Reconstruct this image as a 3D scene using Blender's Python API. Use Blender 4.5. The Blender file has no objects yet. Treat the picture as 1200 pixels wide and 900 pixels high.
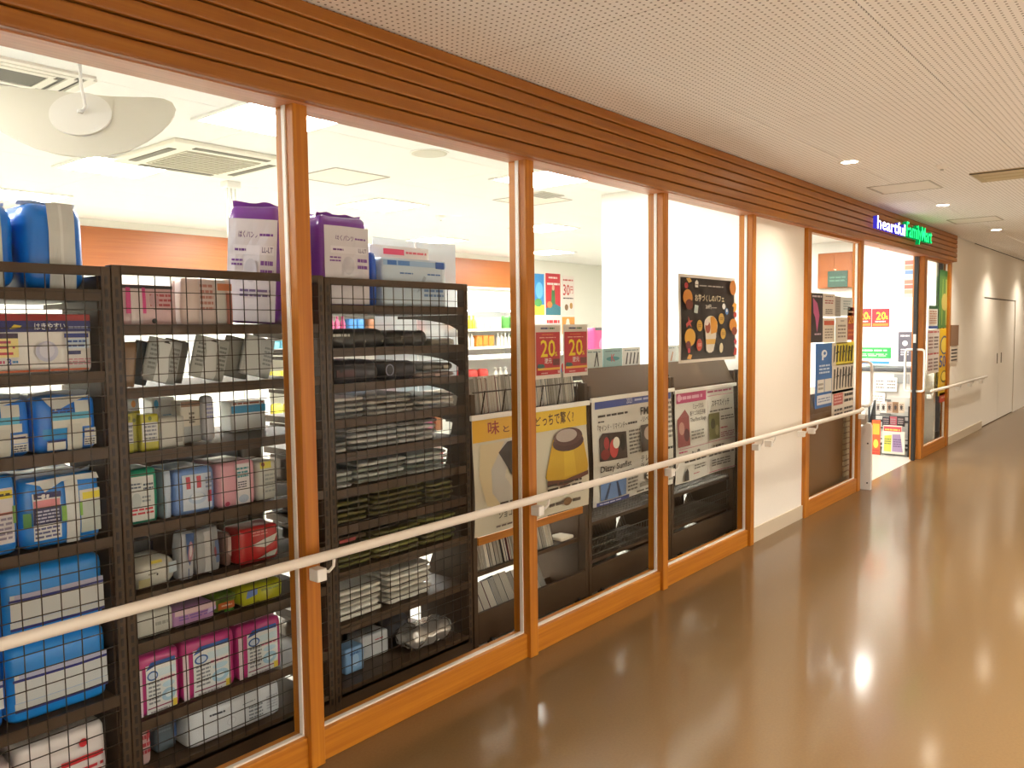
import bpy, bmesh, math, random
from mathutils import Vector, Matrix, noise
random.seed(7)
SC = bpy.context.scene
COL = SC.collection

# ------------------------------------------------------------------ camera
FPX, YAW, PIT, ROL, DIST, HGT = 950.0, 0.87313142, 0.06777637, -0.01244721, 2.45277348, 1.62
_f = Vector((math.sin(YAW)*math.cos(PIT), math.cos(YAW)*math.cos(PIT), -math.sin(PIT)))
_r0 = Vector((math.cos(YAW), -math.sin(YAW), 0)); _u0 = _r0.cross(_f)
_r = math.cos(ROL)*_r0 + math.sin(ROL)*_u0; _u = -math.sin(ROL)*_r0 + math.cos(ROL)*_u0
CAMP = Vector((0, -DIST, HGT))
cd = bpy.data.cameras.new('camera'); cam = bpy.data.objects.new('camera', cd); COL.objects.link(cam)
cam.matrix_world = Matrix(((_r.x, _u.x, -_f.x, CAMP.x), (_r.y, _u.y, -_f.y, CAMP.y), (_r.z, _u.z, -_f.z, CAMP.z), (0, 0, 0, 1)))
cd.sensor_fit = 'HORIZONTAL'; cd.sensor_width = 36; cd.lens = 36*FPX/1200; cd.clip_start = .05
SC.camera = cam
def _ray(px, py): return _f + (px-600)/FPX*_r - (py-450)/FPX*_u
def P(px, py, y):            # pixel -> point on the plane y = const
    D = _ray(px, py); return CAMP + D*((y+DIST)/D.y)
def PX(px, py, x):
    D = _ray(px, py); return CAMP + D*(x/D.x)
def PN(px, py, c, n):
    D = _ray(px, py); return CAMP + D*((c-CAMP).dot(n)/D.dot(n))

# ------------------------------------------------------------------ world, exposure
w = bpy.data.worlds.new('world'); SC.world = w; w.use_nodes = True
w.node_tree.nodes['Background'].inputs[0].default_value = (1, .93, .85, 1)
w.node_tree.nodes['Background'].inputs[1].default_value = .03
vs = SC.view_settings; vs.view_transform = 'Standard'; vs.look = 'None'; vs.gamma = 1; vs.use_curve_mapping = False
vs.exposure = 0.12
STORE_L = 67.0      # emission of the shop's ceiling panels
DOWN_W = 110.0      # power of one corridor downlight
CEIL = 2.768; FBOT = 2.423

# ------------------------------------------------------------------ materials
MATS = {}
def lin(h):
    h = h.lstrip('#'); out = []
    for i in (0, 2, 4):
        c = int(h[i:i+2], 16)/255
        out.append(c/12.92 if c <= .04045 else ((c+.055)/1.055)**2.4)
    return (*out, 1)
def mat(h, rough=.5, metal=0., alpha=1., spec=.5, coat=0., name=None, trans=0.):
    key = (h, rough, metal, alpha, spec, coat, trans)
    if key in MATS: return MATS[key]
    m = bpy.data.materials.new(name or 'paint_'+h.strip('#')); m.use_nodes = True
    b = m.node_tree.nodes['Principled BSDF']
    b.inputs['Base Color'].default_value = lin(h); b.inputs['Roughness'].default_value = rough
    b.inputs['Metallic'].default_value = metal; b.inputs['Alpha'].default_value = alpha
    b.inputs['Specular IOR Level'].default_value = spec; b.inputs['Coat Weight'].default_value = coat
    b.inputs['Transmission Weight'].default_value = trans
    MATS[key] = m; return m
def emis(h, s, name):
    m = bpy.data.materials.new(name); m.use_nodes = True; n = m.node_tree.nodes; l = m.node_tree.links
    n.clear(); e = n.new('ShaderNodeEmission'); o = n.new('ShaderNodeOutputMaterial')
    e.inputs[0].default_value = lin(h); e.inputs[1].default_value = s; l.new(e.outputs[0], o.inputs[0]); return m
def nodes_of(m): return m.node_tree.nodes, m.node_tree.links, m.node_tree.nodes['Principled BSDF']
def wood(name, dark, light, axis, rough=.42):
    m = bpy.data.materials.new(name); m.use_nodes = True; n, l, b = nodes_of(m)
    tc = n.new('ShaderNodeTexCoord'); mp = n.new('ShaderNodeMapping'); s = [38, 38, 38]; s[axis] = .9
    mp.inputs['Scale'].default_value = s; l.new(tc.outputs['Object'], mp.inputs[0])
    nz = n.new('ShaderNodeTexNoise'); nz.inputs['Scale'].default_value = 1.6; nz.inputs['Detail'].default_value = 6
    l.new(mp.outputs[0], nz.inputs[0])
    cr = n.new('ShaderNodeValToRGB'); cr.color_ramp.elements[0].position = .3; cr.color_ramp.elements[1].position = .7
    cr.color_ramp.elements[0].color = lin(dark); cr.color_ramp.elements[1].color = lin(light)
    l.new(nz.outputs[0], cr.inputs[0]); l.new(cr.outputs[0], b.inputs['Base Color'])
    b.inputs['Roughness'].default_value = rough
    bp = n.new('ShaderNodeBump'); bp.inputs['Strength'].default_value = .08; bp.inputs['Distance'].default_value = .002
    l.new(nz.outputs[0], bp.inputs['Height']); l.new(bp.outputs[0], b.inputs['Normal'])
    return m
W_X = wood('wood_along_x', '#A25C0C', '#BE781A', 0); W_Z = wood('wood_along_z', '#A25C0C', '#BE781A', 2)
W_FAR = wood('wood_panel_far', '#8E4A1C', '#A4602C', 0)
def mottled(name, h1, h2, scale, rough, bump=.0, coat=0., spec=.5, rvar=0.):
    m = bpy.data.materials.new(name); m.use_nodes = True; n, l, b = nodes_of(m)
    tc = n.new('ShaderNodeTexCoord'); nz = n.new('ShaderNodeTexNoise'); nz.inputs['Scale'].default_value = scale; nz.inputs['Detail'].default_value = 5
    l.new(tc.outputs['Object'], nz.inputs[0])
    mx = n.new('ShaderNodeMix'); mx.data_type = 'RGBA'; mx.inputs[6].default_value = lin(h1); mx.inputs[7].default_value = lin(h2)
    l.new(nz.outputs[0], mx.inputs[0]); l.new(mx.outputs[2], b.inputs['Base Color'])
    b.inputs['Roughness'].default_value = rough; b.inputs['Coat Weight'].default_value = coat; b.inputs['Specular IOR Level'].default_value = spec
    if bump:
        n2 = n.new('ShaderNodeTexNoise'); n2.inputs['Scale'].default_value = scale*.35; l.new(tc.outputs['Object'], n2.inputs[0])
        bp = n.new('ShaderNodeBump'); bp.inputs['Strength'].default_value = bump; bp.inputs['Distance'].default_value = .01
        l.new(n2.outputs[0], bp.inputs['Height']); l.new(bp.outputs[0], b.inputs['Normal'])
    if rvar:
        n3 = n.new('ShaderNodeTexNoise'); n3.inputs['Scale'].default_value = 1.3; n3.inputs['Detail'].default_value = 4; l.new(tc.outputs['Object'], n3.inputs[0])
        mr = n.new('ShaderNodeMapRange'); mr.inputs[3].default_value = rough-rvar; mr.inputs[4].default_value = rough+rvar
        l.new(n3.outputs[0], mr.inputs[0]); l.new(mr.outputs[0], b.inputs['Roughness'])
    return m
M_FLOOR = mottled('vinyl_floor_brown', '#604627', '#6D5433', 90, .282, 0, 0., .55, .0)
def two_gloss(m, r2, fac):          # waxed vinyl: a tight reflection over a broad one
    n, l, b = nodes_of(m); o = [x for x in n if x.type == 'OUTPUT_MATERIAL'][0]
    b2 = n.new('ShaderNodeBsdfPrincipled'); b2.inputs['Roughness'].default_value = r2; b2.inputs['Specular IOR Level'].default_value = b.inputs['Specular IOR Level'].default_value
    l.new(b.inputs['Base Color'].links[0].from_socket, b2.inputs['Base Color'])
    mx = n.new('ShaderNodeMixShader'); mx.inputs[0].default_value = fac; l.new(b.outputs[0], mx.inputs[1]); l.new(b2.outputs[0], mx.inputs[2]); l.new(mx.outputs[0], o.inputs[0])
two_gloss(M_FLOOR, .12, .6)
M_SFLOOR = mottled('shop_floor_grey', '#A5A39A', '#B4B2A9', 30, .35)
M_WALL = mottled('wall_vinyl_cream', '#EAE3D6', '#F0EADF', 120, .7)
M_SWALL = mat('#F4F3EC', .7, name='shop_wall_white')
def ceil_holes():
    m = bpy.data.materials.new('perforated_board'); m.use_nodes = True; n, l, b = nodes_of(m)
    g = n.new('ShaderNodeNewGeometry'); vm = n.new('ShaderNodeVectorMath'); vm.operation = 'SCALE'; vm.inputs['Scale'].default_value = 1/.029
    l.new(g.outputs['Position'], vm.inputs[0]); fr = n.new('ShaderNodeVectorMath'); fr.operation = 'FRACTION'; l.new(vm.outputs[0], fr.inputs[0])
    sb = n.new('ShaderNodeVectorMath'); sb.operation = 'SUBTRACT'; sb.inputs[1].default_value = (.5, .5, 0); l.new(fr.outputs[0], sb.inputs[0])
    ml = n.new('ShaderNodeVectorMath'); ml.operation = 'MULTIPLY'; ml.inputs[1].default_value = (1, 1, 0); l.new(sb.outputs[0], ml.inputs[0])
    ln = n.new('ShaderNodeVectorMath'); ln.operation = 'LENGTH'; l.new(ml.outputs[0], ln.inputs[0])
    lt = n.new('ShaderNodeMath'); lt.operation = 'LESS_THAN'; lt.inputs[1].default_value = .17; l.new(ln.outputs['Value'], lt.inputs[0])
    mx = n.new('ShaderNodeMix'); mx.data_type = 'RGBA'; mx.inputs[6].default_value = lin('#F7F5F2'); mx.inputs[7].default_value = lin('#857D76')
    l.new(lt.outputs[0], mx.inputs[0]); l.new(mx.outputs[2], b.inputs['Base Color']); b.inputs['Roughness'].default_value = .85
    return m
M_PERF = ceil_holes()
M_SCEIL = mottled('shop_ceiling_board', '#F4F3EE', '#FAF9F5', 260, .85, .15)
def glass():
    m = bpy.data.materials.new('window_glass'); m.use_nodes = True; n = m.node_tree.nodes; l = m.node_tree.links; n.clear()
    o = n.new('ShaderNodeOutputMaterial'); t = n.new('ShaderNodeBsdfTransparent'); g = n.new('ShaderNodeBsdfGlossy'); mx = n.new('ShaderNodeMixShader'); f = n.new('ShaderNodeFresnel')
    t.inputs[0].default_value = (.965, .975, .97, 1); g.inputs['Roughness'].default_value = .01; f.inputs[0].default_value = 1.16
    gm = n.new('ShaderNodeNewGeometry'); iv = n.new('ShaderNodeMath'); iv.operation = 'SUBTRACT'; iv.inputs[0].default_value = 1; l.new(gm.outputs['Backfacing'], iv.inputs[1])
    mu = n.new('ShaderNodeMath'); mu.operation = 'MULTIPLY'; l.new(f.outputs[0], mu.inputs[0]); l.new(iv.outputs[0], mu.inputs[1])      # reflect at the front surface only
    l.new(mu.outputs[0], mx.inputs[0]); l.new(t.outputs[0], mx.inputs[1]); l.new(g.outputs[0], mx.inputs[2]); l.new(mx.outputs[0], o.inputs[0]); return m
M_GLASS = glass()
M_BROWN = mat('#46321E', .5, name='shelf_brown_enamel'); M_BROWND = mat('#1E140C', .5, name='slot_dark')
M_WIRE = mat('#33261A', .4, .3, name='wire_dark_brown'); M_WHITE = mat('#F2F0EA', .4, name='white_plastic')
M_RAIL = mat('#EFE8DC', .35, name='handrail_cream'); M_METAL = mat('#C9C9C6', .3, .9, name='brushed_metal'); M_BLACK = mat('#17161A', .4, name='black_plastic')
M_BASE = mat('#C7B79E', .5, name='baseboard_beige')

# ------------------------------------------------------------------ mesh helpers
class MB:
    def __init__(s): s.v = []; s.f = []; s.smooth = False
    def box(s, x0, x1, y0, y1, z0, z1):
        i = len(s.v)
        s.v += [(x0,y0,z0),(x1,y0,z0),(x1,y1,z0),(x0,y1,z0),(x0,y0,z1),(x1,y0,z1),(x1,y1,z1),(x0,y1,z1)]
        s.f += [(i,i+3,i+2,i+1),(i+4,i+5,i+6,i+7),(i,i+1,i+5,i+4),(i+1,i+2,i+6,i+5),(i+2,i+3,i+7,i+6),(i+3,i,i+4,i+7)]; return s
    def prism(s, prof, a0, a1, axis='x'):       # closed profile swept along an axis
        i = len(s.v); n = len(prof)
        for a in (a0, a1):
            for p, q in prof:
                s.v.append((a,p,q) if axis == 'x' else (p,a,q) if axis == 'y' else (p,q,a))
        for k in range(n): s.f.append((i+k, i+(k+1)%n, i+n+(k+1)%n, i+n+k))
        s.f.append(tuple(i+k for k in reversed(range(n)))); s.f.append(tuple(i+n+k for k in range(n))); return s
    def tube(s, pts, r, n=8, cap=True):
        i0 = len(s.v); pts = [Vector(p) for p in pts]; m = len(pts)
        up = Vector((0,0,1)); a = None
        for k, p in enumerate(pts):
            d = (pts[min(k+1,m-1)]-pts[max(k-1,0)]).normalized()
            if a is None:
                a = d.cross(up)
                if a.length < .05: a = d.cross(Vector((1,0,0)))
            a = (a - d*a.dot(d)).normalized(); b = d.cross(a)
            for j in range(n):
                t = 2*math.pi*j/n; s.v.append(tuple(p+r*(math.cos(t)*a+math.sin(t)*b)))
        for k in range(m-1):
            for j in range(n):
                s.f.append((i0+k*n+j, i0+k*n+(j+1)%n, i0+(k+1)*n+(j+1)%n, i0+(k+1)*n+j))
        if cap: s.f.append(tuple(i0+j for j in reversed(range(n)))); s.f.append(tuple(i0+(m-1)*n+j for j in range(n)))
        return s
    def lathe(s, prof, n=16, c=(0,0,0), cap=True):
        i0 = len(s.v); m = len(prof)
        for r, z in prof:
            for j in range(n):
                t = 2*math.pi*j/n; s.v.append((c[0]+r*math.cos(t), c[1]+r*math.sin(t), c[2]+z))
        for k in range(m-1):
            for j in range(n): s.f.append((i0+k*n+j, i0+k*n+(j+1)%n, i0+(k+1)*n+(j+1)%n, i0+(k+1)*n+j))
        if cap: s.f.append(tuple(i0+j for j in reversed(range(n)))); s.f.append(tuple(i0+(m-1)*n+j for j in range(n)))
        return s
    def poly(s, pts): i = len(s.v); s.v += [tuple(p) for p in pts]; s.f.append(tuple(range(i, i+len(pts)))); return s
    def mesh(s, name, m):
        me = bpy.data.meshes.new(name); me.from_pydata(s.v, [], s.f); me.materials.append(m)
        bm = bmesh.new(); bm.from_mesh(me); bmesh.ops.recalc_face_normals(bm, faces=bm.faces); bm.to_mesh(me); bm.free()
        if s.smooth:
            for p in me.polygons: p.use_smooth = True
        return me
    def build(s, name, m, parent=None, bevel=0):
        o = bpy.data.objects.new(name, s.mesh(name, m)); COL.objects.link(o)
        if parent: o.parent = parent
        if bevel:
            b = o.modifiers.new('bevel', 'BEVEL'); b.width = bevel; b.segments = 2; b.limit_method = 'ANGLE'
        return o
def tag(o, label, cat, group=None):
    o['label'] = label; o['category'] = cat
    if group: o['group'] = group
    return o
def empty(name, loc=(0,0,0), rz=0):
    o = bpy.data.objects.new(name, None); COL.objects.link(o); o.location = loc; o.rotation_euler.z = rz; o.empty_display_size = .1; return o
def thing(name, label, cat, loc=(0,0,0), rz=0, group=None): return tag(empty(name, loc, rz), label, cat, group)
def struct(o): o['kind'] = 'structure'; return o
def copy_tree(o, parent=None):
    c = o.copy(); COL.objects.link(c); c.parent = parent
    for ch in o.children: copy_tree(ch, c)
    return c

# ---- flat print on a face: local x to the right, z up, front towards -y
_TC = {}
def text_mesh(body, bold=.012):
    if body in _TC: return _TC[body]
    cu = bpy.data.curves.new('t', 'FONT'); cu.body = body; cu.resolution_u = 2; cu.offset = bold
    o = bpy.data.objects.new('t', cu); COL.objects.link(o)
    me = o.evaluated_get(bpy.context.evaluated_depsgraph_get()).to_mesh()
    V = [v.co.copy() for v in me.vertices]; Fs = [tuple(p.vertices) for p in me.polygons]
    bpy.data.objects.remove(o); bpy.data.curves.remove(cu)
    x0 = min(v.x for v in V); x1 = max(v.x for v in V); y0 = min(v.y for v in V); y1 = max(v.y for v in V)
    V = [((v.x-x0)/(x1-x0), (v.y-y0)/(y1-y0)) for v in V]
    _TC[body] = (V, Fs); return _TC[body]
NAMES = {'r': 'printed_panel', 'e': 'printed_disc', 'p': 'printed_picture', 'l': 'small_print', 't': 'lettering'}
def ring(mb, S, c, pts, rings):          # star-shaped patch tessellated so that it follows a curved face
    i = len(mb.v); n = len(pts); mb.v.append(S(*c))
    for r in range(1, rings+1):
        t = r/rings; mb.v += [S(c[0]+(a-c[0])*t, c[1]+(b-c[1])*t) for a, b in pts]
    for k in range(n):
        mb.f.append((i, i+1+k, i+1+(k+1)%n))
        for r in range(rings-1): a = i+1+r*n; mb.f.append((a+k, a+n+k, a+n+(k+1)%n, a+(k+1)%n))
def prints(root, w, h, surf, items, rough=.35, step=.0005, seg=1, off0=.0012):
    acc = {}; order = []
    for li, it in enumerate(items):
        kind = it[0]; name = NAMES[kind]
        if kind in 'lt': col = it[-1]; key = (kind, col)
        else:
            col = it[-1]; key = (kind, col, li)
            if isinstance(col, tuple): name, col = col
        if key not in acc: acc[key] = (MB(), name, col); order.append(key)
        mb = acc[key][0]; off = off0 + step*len(order)
        def S(u, v): p = surf(u, v); return (p[0], p[1]-off, p[2])
        if kind == 'r':
            u0, v0, u1, v1 = it[1:5]; i = len(mb.v)
            for a in range(seg+1):
                for b in range(seg+1): mb.v.append(S(u0+(u1-u0)*a/seg, v0+(v1-v0)*b/seg))
            for a in range(seg):
                for b in range(seg):
                    k = i+a*(seg+1)+b; mb.f.append((k, k+seg+1, k+seg+2, k+1))
        elif kind == 'e':
            cu, cv, ru, rv = it[1:5]; n = 20
            ring(mb, S, (cu, cv), [(cu+ru*math.cos(2*math.pi*k/n), cv+rv*math.sin(2*math.pi*k/n)) for k in range(n)], 1 if seg == 1 else 3)
        elif kind == 'p':
            pts = it[1]
            if seg == 1: mb.poly([S(u, v) for u, v in pts])
            else:
                q = []
                for (a, b), (c, d) in zip(pts, pts[1:]+pts[:1]): q += [(a+(c-a)*j/3, b+(d-b)*j/3) for j in range(3)]
                ring(mb, S, (sum(a for a, b in pts)/len(pts), sum(b for a, b in pts)/len(pts)), q, 4)
        elif kind == 'l':
            u0, v0, u1, v1, n = it[1:6]; hh = (v1-v0)/n; rr = random.Random(li*31+n)
            for k in range(n):
                va = v1-(k+1)*hh+.25*hh; vb = va+.5*hh; u = u0
                while u < u1-.01:
                    du = min((u1-u0)*rr.uniform(.12, .4), u1-u)
                    i = len(mb.v); mb.v += [S(u, va), S(u+du*.85, va), S(u+du*.85, vb), S(u, vb)]; mb.f.append((i, i+1, i+2, i+3)); u += du
        elif kind == 't':
            u0, v0, u1, v1 = it[2:6]; V, Fs = text_mesh(it[1]); i = len(mb.v)
            mb.v += [S(u0+(u1-u0)*a, v0+(v1-v0)*b) for a, b in V]; mb.f += [tuple(i+k for k in f) for f in Fs]
    for key in order:
        mb, name, col = acc[key]
        me = bpy.data.meshes.new(name); me.from_pydata(mb.v, [], mb.f); me.materials.append(mat(col, rough))
        o = bpy.data.objects.new(name, me); COL.objects.link(o); o.parent = root

# ---- soft or boxy package; the root is the body, prints are its parts
def pack_mesh(name, w, d, h, m, r, bulge, crk, seed, n=7, taper=0., fr=14., zc=.7):
    hx, hy, hz = w/2, d/2, h/2; r = min(r, hx*.95, hy*.95, hz*.95); V = {}; mb = MB()
    def disp(x, z):
        a = min(1, abs(x/hx)); b = min(1, abs((z-hz)/hz))
        return -bulge*(1-a**3)*(1-b**3) + crk*noise.noise(Vector((x*fr, z*fr, seed*7.3)))*(1-max(a, b)**4)
    def vert(a, b, c):
        k = (round(a, 4), round(b, 4), round(c, 4))
        if k in V: return V[k]
        p = Vector((a*hx, b*hy, c*hz)); q = Vector((max(-hx+r, min(hx-r, p.x)), max(-hy+r, min(hy-r, p.y)), max(-hz+r, min(hz-r, p.z))))
        e = p-q
        if e.length > 1e-9: p = q+e.normalized()*r
        x, y, z = p.x, p.y, p.z+hz
        ws = -y/hy; y += disp(x, z)*(ws if ws > 0 else ws)
        x += (crk*.6*noise.noise(Vector((y*fr, z*fr, seed+3.1))) - bulge*.3*(1-min(1, abs(c))**3))*(-1 if x < 0 else 1)*-min(1, abs(x)/hx)
        z += crk*zc*noise.noise(Vector((x*fr, y*fr, seed+9.7)))*max(0, c)
        if taper: x *= 1-taper*(z/h)
        V[k] = len(mb.v); mb.v.append((x, y+hy, z)); return V[k]
    g = [-1+2*i/n for i in range(n+1)]
    # denser near the edges so that the rounding shows
    g = [math.copysign(abs(t)**.75, t) for t in g]
    for ax in range(3):
        for s in (-1, 1):
            for i in range(n):
                for j in range(n):
                    q = []
                    for a, b in ((g[i], g[j]), (g[i+1], g[j]), (g[i+1], g[j+1]), (g[i], g[j+1])):
                        t = [0, 0, 0]; t[ax] = s; t[(ax+1)%3] = a; t[(ax+2)%3] = b; q.append(vert(*t))
                    mb.f.append(tuple(q))
    mb.smooth = True
    me = mb.mesh(name, m)
    surf = lambda u, v: ((u-.5)*w*(1-taper*v), disp((u-.5)*w, v*h), v*h)
    return me, surf
def pack(name, label, cat, x0, x1, z0, z1, y0, d, m, r=.015, bulge=.006, crk=.003, items=(), group=None, lean=0., rz=0., seed=None, n=9, taper=0., seg=6, rough=.35, fin=0., fincol='#C9CFD2', fr=14.):
    if isinstance(m, str): m = mat(m, .28, coat=.35)
    seed = random.random()*50 if seed is None else seed
    w, h = x1-x0, z1-z0
    me, surf = pack_mesh(name, w, d, h, m, r, bulge, crk, seed, n, taper, fr)
    o = bpy.data.objects.new(name, me); COL.objects.link(o); o.location = ((x0+x1)/2, y0, z0+.0018+abs(lean)*w/2); o.rotation_euler = (0, lean, rz)
    tag(o, label, cat, group)
    if fin:            # crimped film edge along the top
        mb = MB(); K = 14
        for k in range(K+1):
            x = (k/K-.5)*w*.94; q = noise.noise(Vector((x*30, seed, 0))); s_ = noise.noise(Vector((x*18, seed+4, 2)))
            mb.v += [(x, d*.22, h-.006), (x, d*.22-.012+q*.012, h+fin*(.6+.7*s_))]
        mb.f = [(2*k, 2*k+2, 2*k+3, 2*k+1) for k in range(K)]; mb.smooth = True
        mb.build('sealed_edge', mat(fincol, .25), o)
    if items: prints(o, w, h, surf, items, rough, .0006, seg, .0015+crk*.45+bulge*.08)
    return o
def pbox(pl, pr, pt, pb, y):       # pixel box -> x0, x1, z_top on the plane y
    return P(pl, pb, y).x, P(pr, pb, y).x, P((pl+pr)/2, pt, y).z

# ---- sheet poster
def poster(name, label, cat, x0, x1, z0, z1, y, col, items, rz=0, loc=None, curl=.0, group=None, rough=.4, thick=.0012):
    w, h = abs(x1-x0), z1-z0
    surf = lambda u, v: ((u-.5)*w, -curl*math.sin(u*math.pi*2.3)*(1-v)-curl*.6*math.sin(v*5), v*h)
    mb = MB(); N = 16 if curl else 1
    for s in (0, 1):
        for a in range(N+1):
            for b in range(N+1):
                p = surf(a/N, b/N); mb.v.append((p[0], p[1]+s*thick, p[2]))
    M = (N+1)**2
    for a in range(N):
        for b in range(N):
            k = a*(N+1)+b; mb.f += [(k, k+N+1, k+N+2, k+1), (M+k, M+k+1, M+k+N+2, M+k+N+1)]
    E = [a*(N+1) for a in range(N+1)]; T = [a*(N+1)+N for a in range(N+1)]; L = list(range(N+1)); Rr = [N*(N+1)+b for b in range(N+1)]
    for ring in (E, T, L, Rr):
        for a, b in zip(ring, ring[1:]): mb.f.append((a, b, M+b, M+a))
    o = mb.build(name, mat(col, rough)); o.location = loc or ((x0+x1)/2, y, z0); o.rotation_euler.z = rz
    tag(o, label, cat, group); prints(o, w, h, surf, items, rough, .0005, 8 if curl else 1, .0008+curl*.12); return o

# ================================================================== the setting
XA, XB, YR = -4.0, 25.0, -4.4                     # corridor extent
struct(MB().box(XA, XB, YR, .05, -.12, 0).build('floor', M_FLOOR))
SX0, SX1, SY1 = -2.2, 13.4, 6.0                   # shop extent
fl = MB().box(SX0, SX1, .05, SY1, -.12, -.001).build('floor_shop', M_SFLOOR); struct(fl)
# corridor ceiling: backing plus perforated boards with open joints
ce = struct(MB().box(XA, XB, YR, -.0, CEIL+.012, CEIL+.12).build('ceiling', mat('#8E857A', .9)))
ys = [-.02, -.545, -1.495, -2.445, -3.395, YR]; xs = [XA]
x = 2.65-1.9*3
while x < XB-.5: xs.append(x); x += 1.9
xs.append(XB); g = .0022
for i in range(len(ys)-1):
    for j in range(len(xs)-1):
        MB().box(xs[j]+g, xs[j+1]-g, ys[i+1]+g, ys[i]-g, CEIL, CEIL+.012).build('ceiling_board', M_PERF, ce)
# shop ceiling
sc = struct(MB().box(SX0, SX1, .0, SY1, CEIL+.014, CEIL+.12).build('ceiling_shop', mat('#D8D4C8', .9)))
ys = [.0, .445, 1.395, 2.345, 3.295, 4.245, 5.195, SY1]; xs = [SX0]+[-1.15+1.9*k for k in range(8)]+[SX1]
for i in range(len(ys)-1):
    for j in range(len(xs)-1):
        MB().box(xs[j]+.0015, xs[j+1]-.0015, ys[i]+.0015, ys[i+1]-.0015, CEIL, CEIL+.014).build('ceiling_board', M_SCEIL, sc)
# corridor walls
struct(MB().box(XA, XB, YR-.1, YR, 0, CEIL).build('wall_right', M_WALL))
struct(MB().box(XA-.1, XA, YR, .1, 0, CEIL).build('wall_back', M_WALL))
struct(MB().box(XB, XB+.1, YR, .1, 0, CEIL).build('wall_front', M_WALL))
wl = struct(MB().box(XA, -.87, 0, .1, 0, CEIL).build('wall_left', M_WALL))
MX = [-.845, .46, 1.765, 3.062, 4.368, 5.656]       # mullion centres
struct(MB().box(5.69, 6.72, .02, .1, 0, FBOT+.05).build('wall_pier', M_WALL))
struct(MB().box(5.69, 6.72, .008, .02, 0, .11).build('baseboard_pier', M_BASE))
# far corridor wall with a recessed pair of flush doors
FX = 11.93
struct(MB().box(FX, 14.2, .0, .1, 0, CEIL).box(14.2, 17.1, .0, .1, 2.02, CEIL).box(17.1, 18.6, 0, .1, 0, CEIL).box(18.6, 19.6, 0, .1, 2.02, CEIL).box(19.6, XB, 0, .1, 0, CEIL).build('wall_corridor', M_WALL))
struct(MB().box(FX+.02, 14.2, -.012, .0, 0, .11).build('baseboard_corridor', M_BASE))
d1 = struct(empty('door_1', (14.2, 0, 0)))
MB().box(.02, 1.43, .012, .05, .012, 2.0).build('door_leaf', M_WALL, d1); MB().box(1.44, 2.88, .012, .05, .012, 2.0).build('door_leaf', M_WALL, d1)
MB().box(0, 2.9, .05, .06, 0, 2.02).build('door_gap', mat('#3B3128', .8), d1)
for xx in (1.25, 1.62): MB().box(xx, xx+.035, .004, .014, .95, 1.12).build('flush_pull', mat('#6E6252', .4), d1)
d2 = struct(empty('door_2', (18.6, 0, 0)))
MB().box(.02, .98, .0, .05, .012, 2.0).build('door_leaf', mat('#E0CDB0', .5), d2); MB().box(.12, .16, -.05, .0, .98, 1.02).build('door_handle', M_METAL, d2)
MB().box(.1, .18, -.012, .0, .9, 1.1).build('lock_plate', M_METAL, d2)
# header over the glazing, shop-side walls
struct(MB().box(-.9, FX, .0, .1, FBOT+.03, CEIL+.012).build('wall_header', M_SWALL))
struct(MB().box(SX0, SX1, SY1, SY1+.1, 0, CEIL+.012).build('wall_shop_back', mat('#EFEDE2', .7)))
struct(MB().box(SX0-.1, SX0, .0, SY1, 0, CEIL+.012).build('wall_shop_left', M_SWALL))
struct(MB().box(SX1, SX1+.1, 2.2, SY1, 0, CEIL+.012).build('wall_shop_right', M_SWALL))
struct(MB().box(11.6, 11.7, .1, 2.2, 0, CEIL+.012).box(11.7, SX1, 2.1, 2.2, 0, CEIL+.012).build('wall_shop_partition', M_SWALL))
struct(MB().box(5.95, 6.7, .1, 1.5, 0, CEIL+.012).build('wall_shop_column', M_SWALL))
# wood band on the shop's back wall
struct(MB().box(SX0, 10.1, SY1-.03, SY1, 2.27, 2.69).build('trim_2', W_FAR))
struct(MB().box(SX0, 10.1, SY1-.06, SY1, 2.24, 2.27).build('trim_3', M_SWALL))

# ---- slatted wooden fascia
fa = struct(MB().box(-.87, FX+.02, -.03, .0, FBOT+.004, CEIL-.002).build('trim_1', mat('#2E1808', .7)))
fa['label'] = 'wooden slatted fascia running above the shop windows'
prof = []
ph, pd = .0515, .032
prof = [(0, 0), (-pd+.006, 0), (-pd+.002, .002), (-pd, .007), (-pd, ph-.007), (-pd+.002, ph-.002), (-pd+.006, ph), (0, ph)]
me = None
for k in range(6):
    z = FBOT+k*.0575
    if me is None:
        mb = MB().prism(prof, -.87, FX+.03); me = mb.mesh('slat', wood('wood_slat', '#8A4E0E', '#A2661C', 0))
    o = bpy.data.objects.new('slat', me); COL.objects.link(o); o.parent = fa; o.location = (0, -.03, z)
MB().box(-.87, FX+.02, -.03, .1, FBOT-.004, FBOT+.004).build('soffit_board', wood('wood_soffit', '#B4744A', '#C98A5E', 0), fa)

# ---- glazing bays
KZ = .118
def bay(idx, xl, xr, mull_w=.062, kick=KZ, left_mullion=False):
    o = struct(empty('window_%d' % idx, (xl, 0, 0))); L = xr-xl; hw = mull_w/2
    MB().box(hw, L-hw, .008, .09, 0, kick).build('kick_board', W_X, o, .003)
    MB().box(hw, L-hw, .03, .05, kick, kick+.007).build('bottom_seal', mat('#D9CFC2', .5), o)
    MB().box(hw, L-hw, .037, .045, kick+.002, FBOT+.02).build('glass_pane', M_GLASS, o)
    def mull(cx): MB().box(cx-hw, cx+hw, -.012, .095, 0, FBOT).build('mullion', W_Z, o, .004)
    mull(L)
    if left_mullion: mull(0)
    for a, b in ((L-hw-.006, L-hw), (hw, hw+.006)): MB().box(a, b, .031, .05, kick, FBOT).build('glazing_seal', mat('#F3EFE8', .4), o)
    return o
for i in range(5): bay(i+1, MX[i], MX[i+1], left_mullion=(i == 0))
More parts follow.
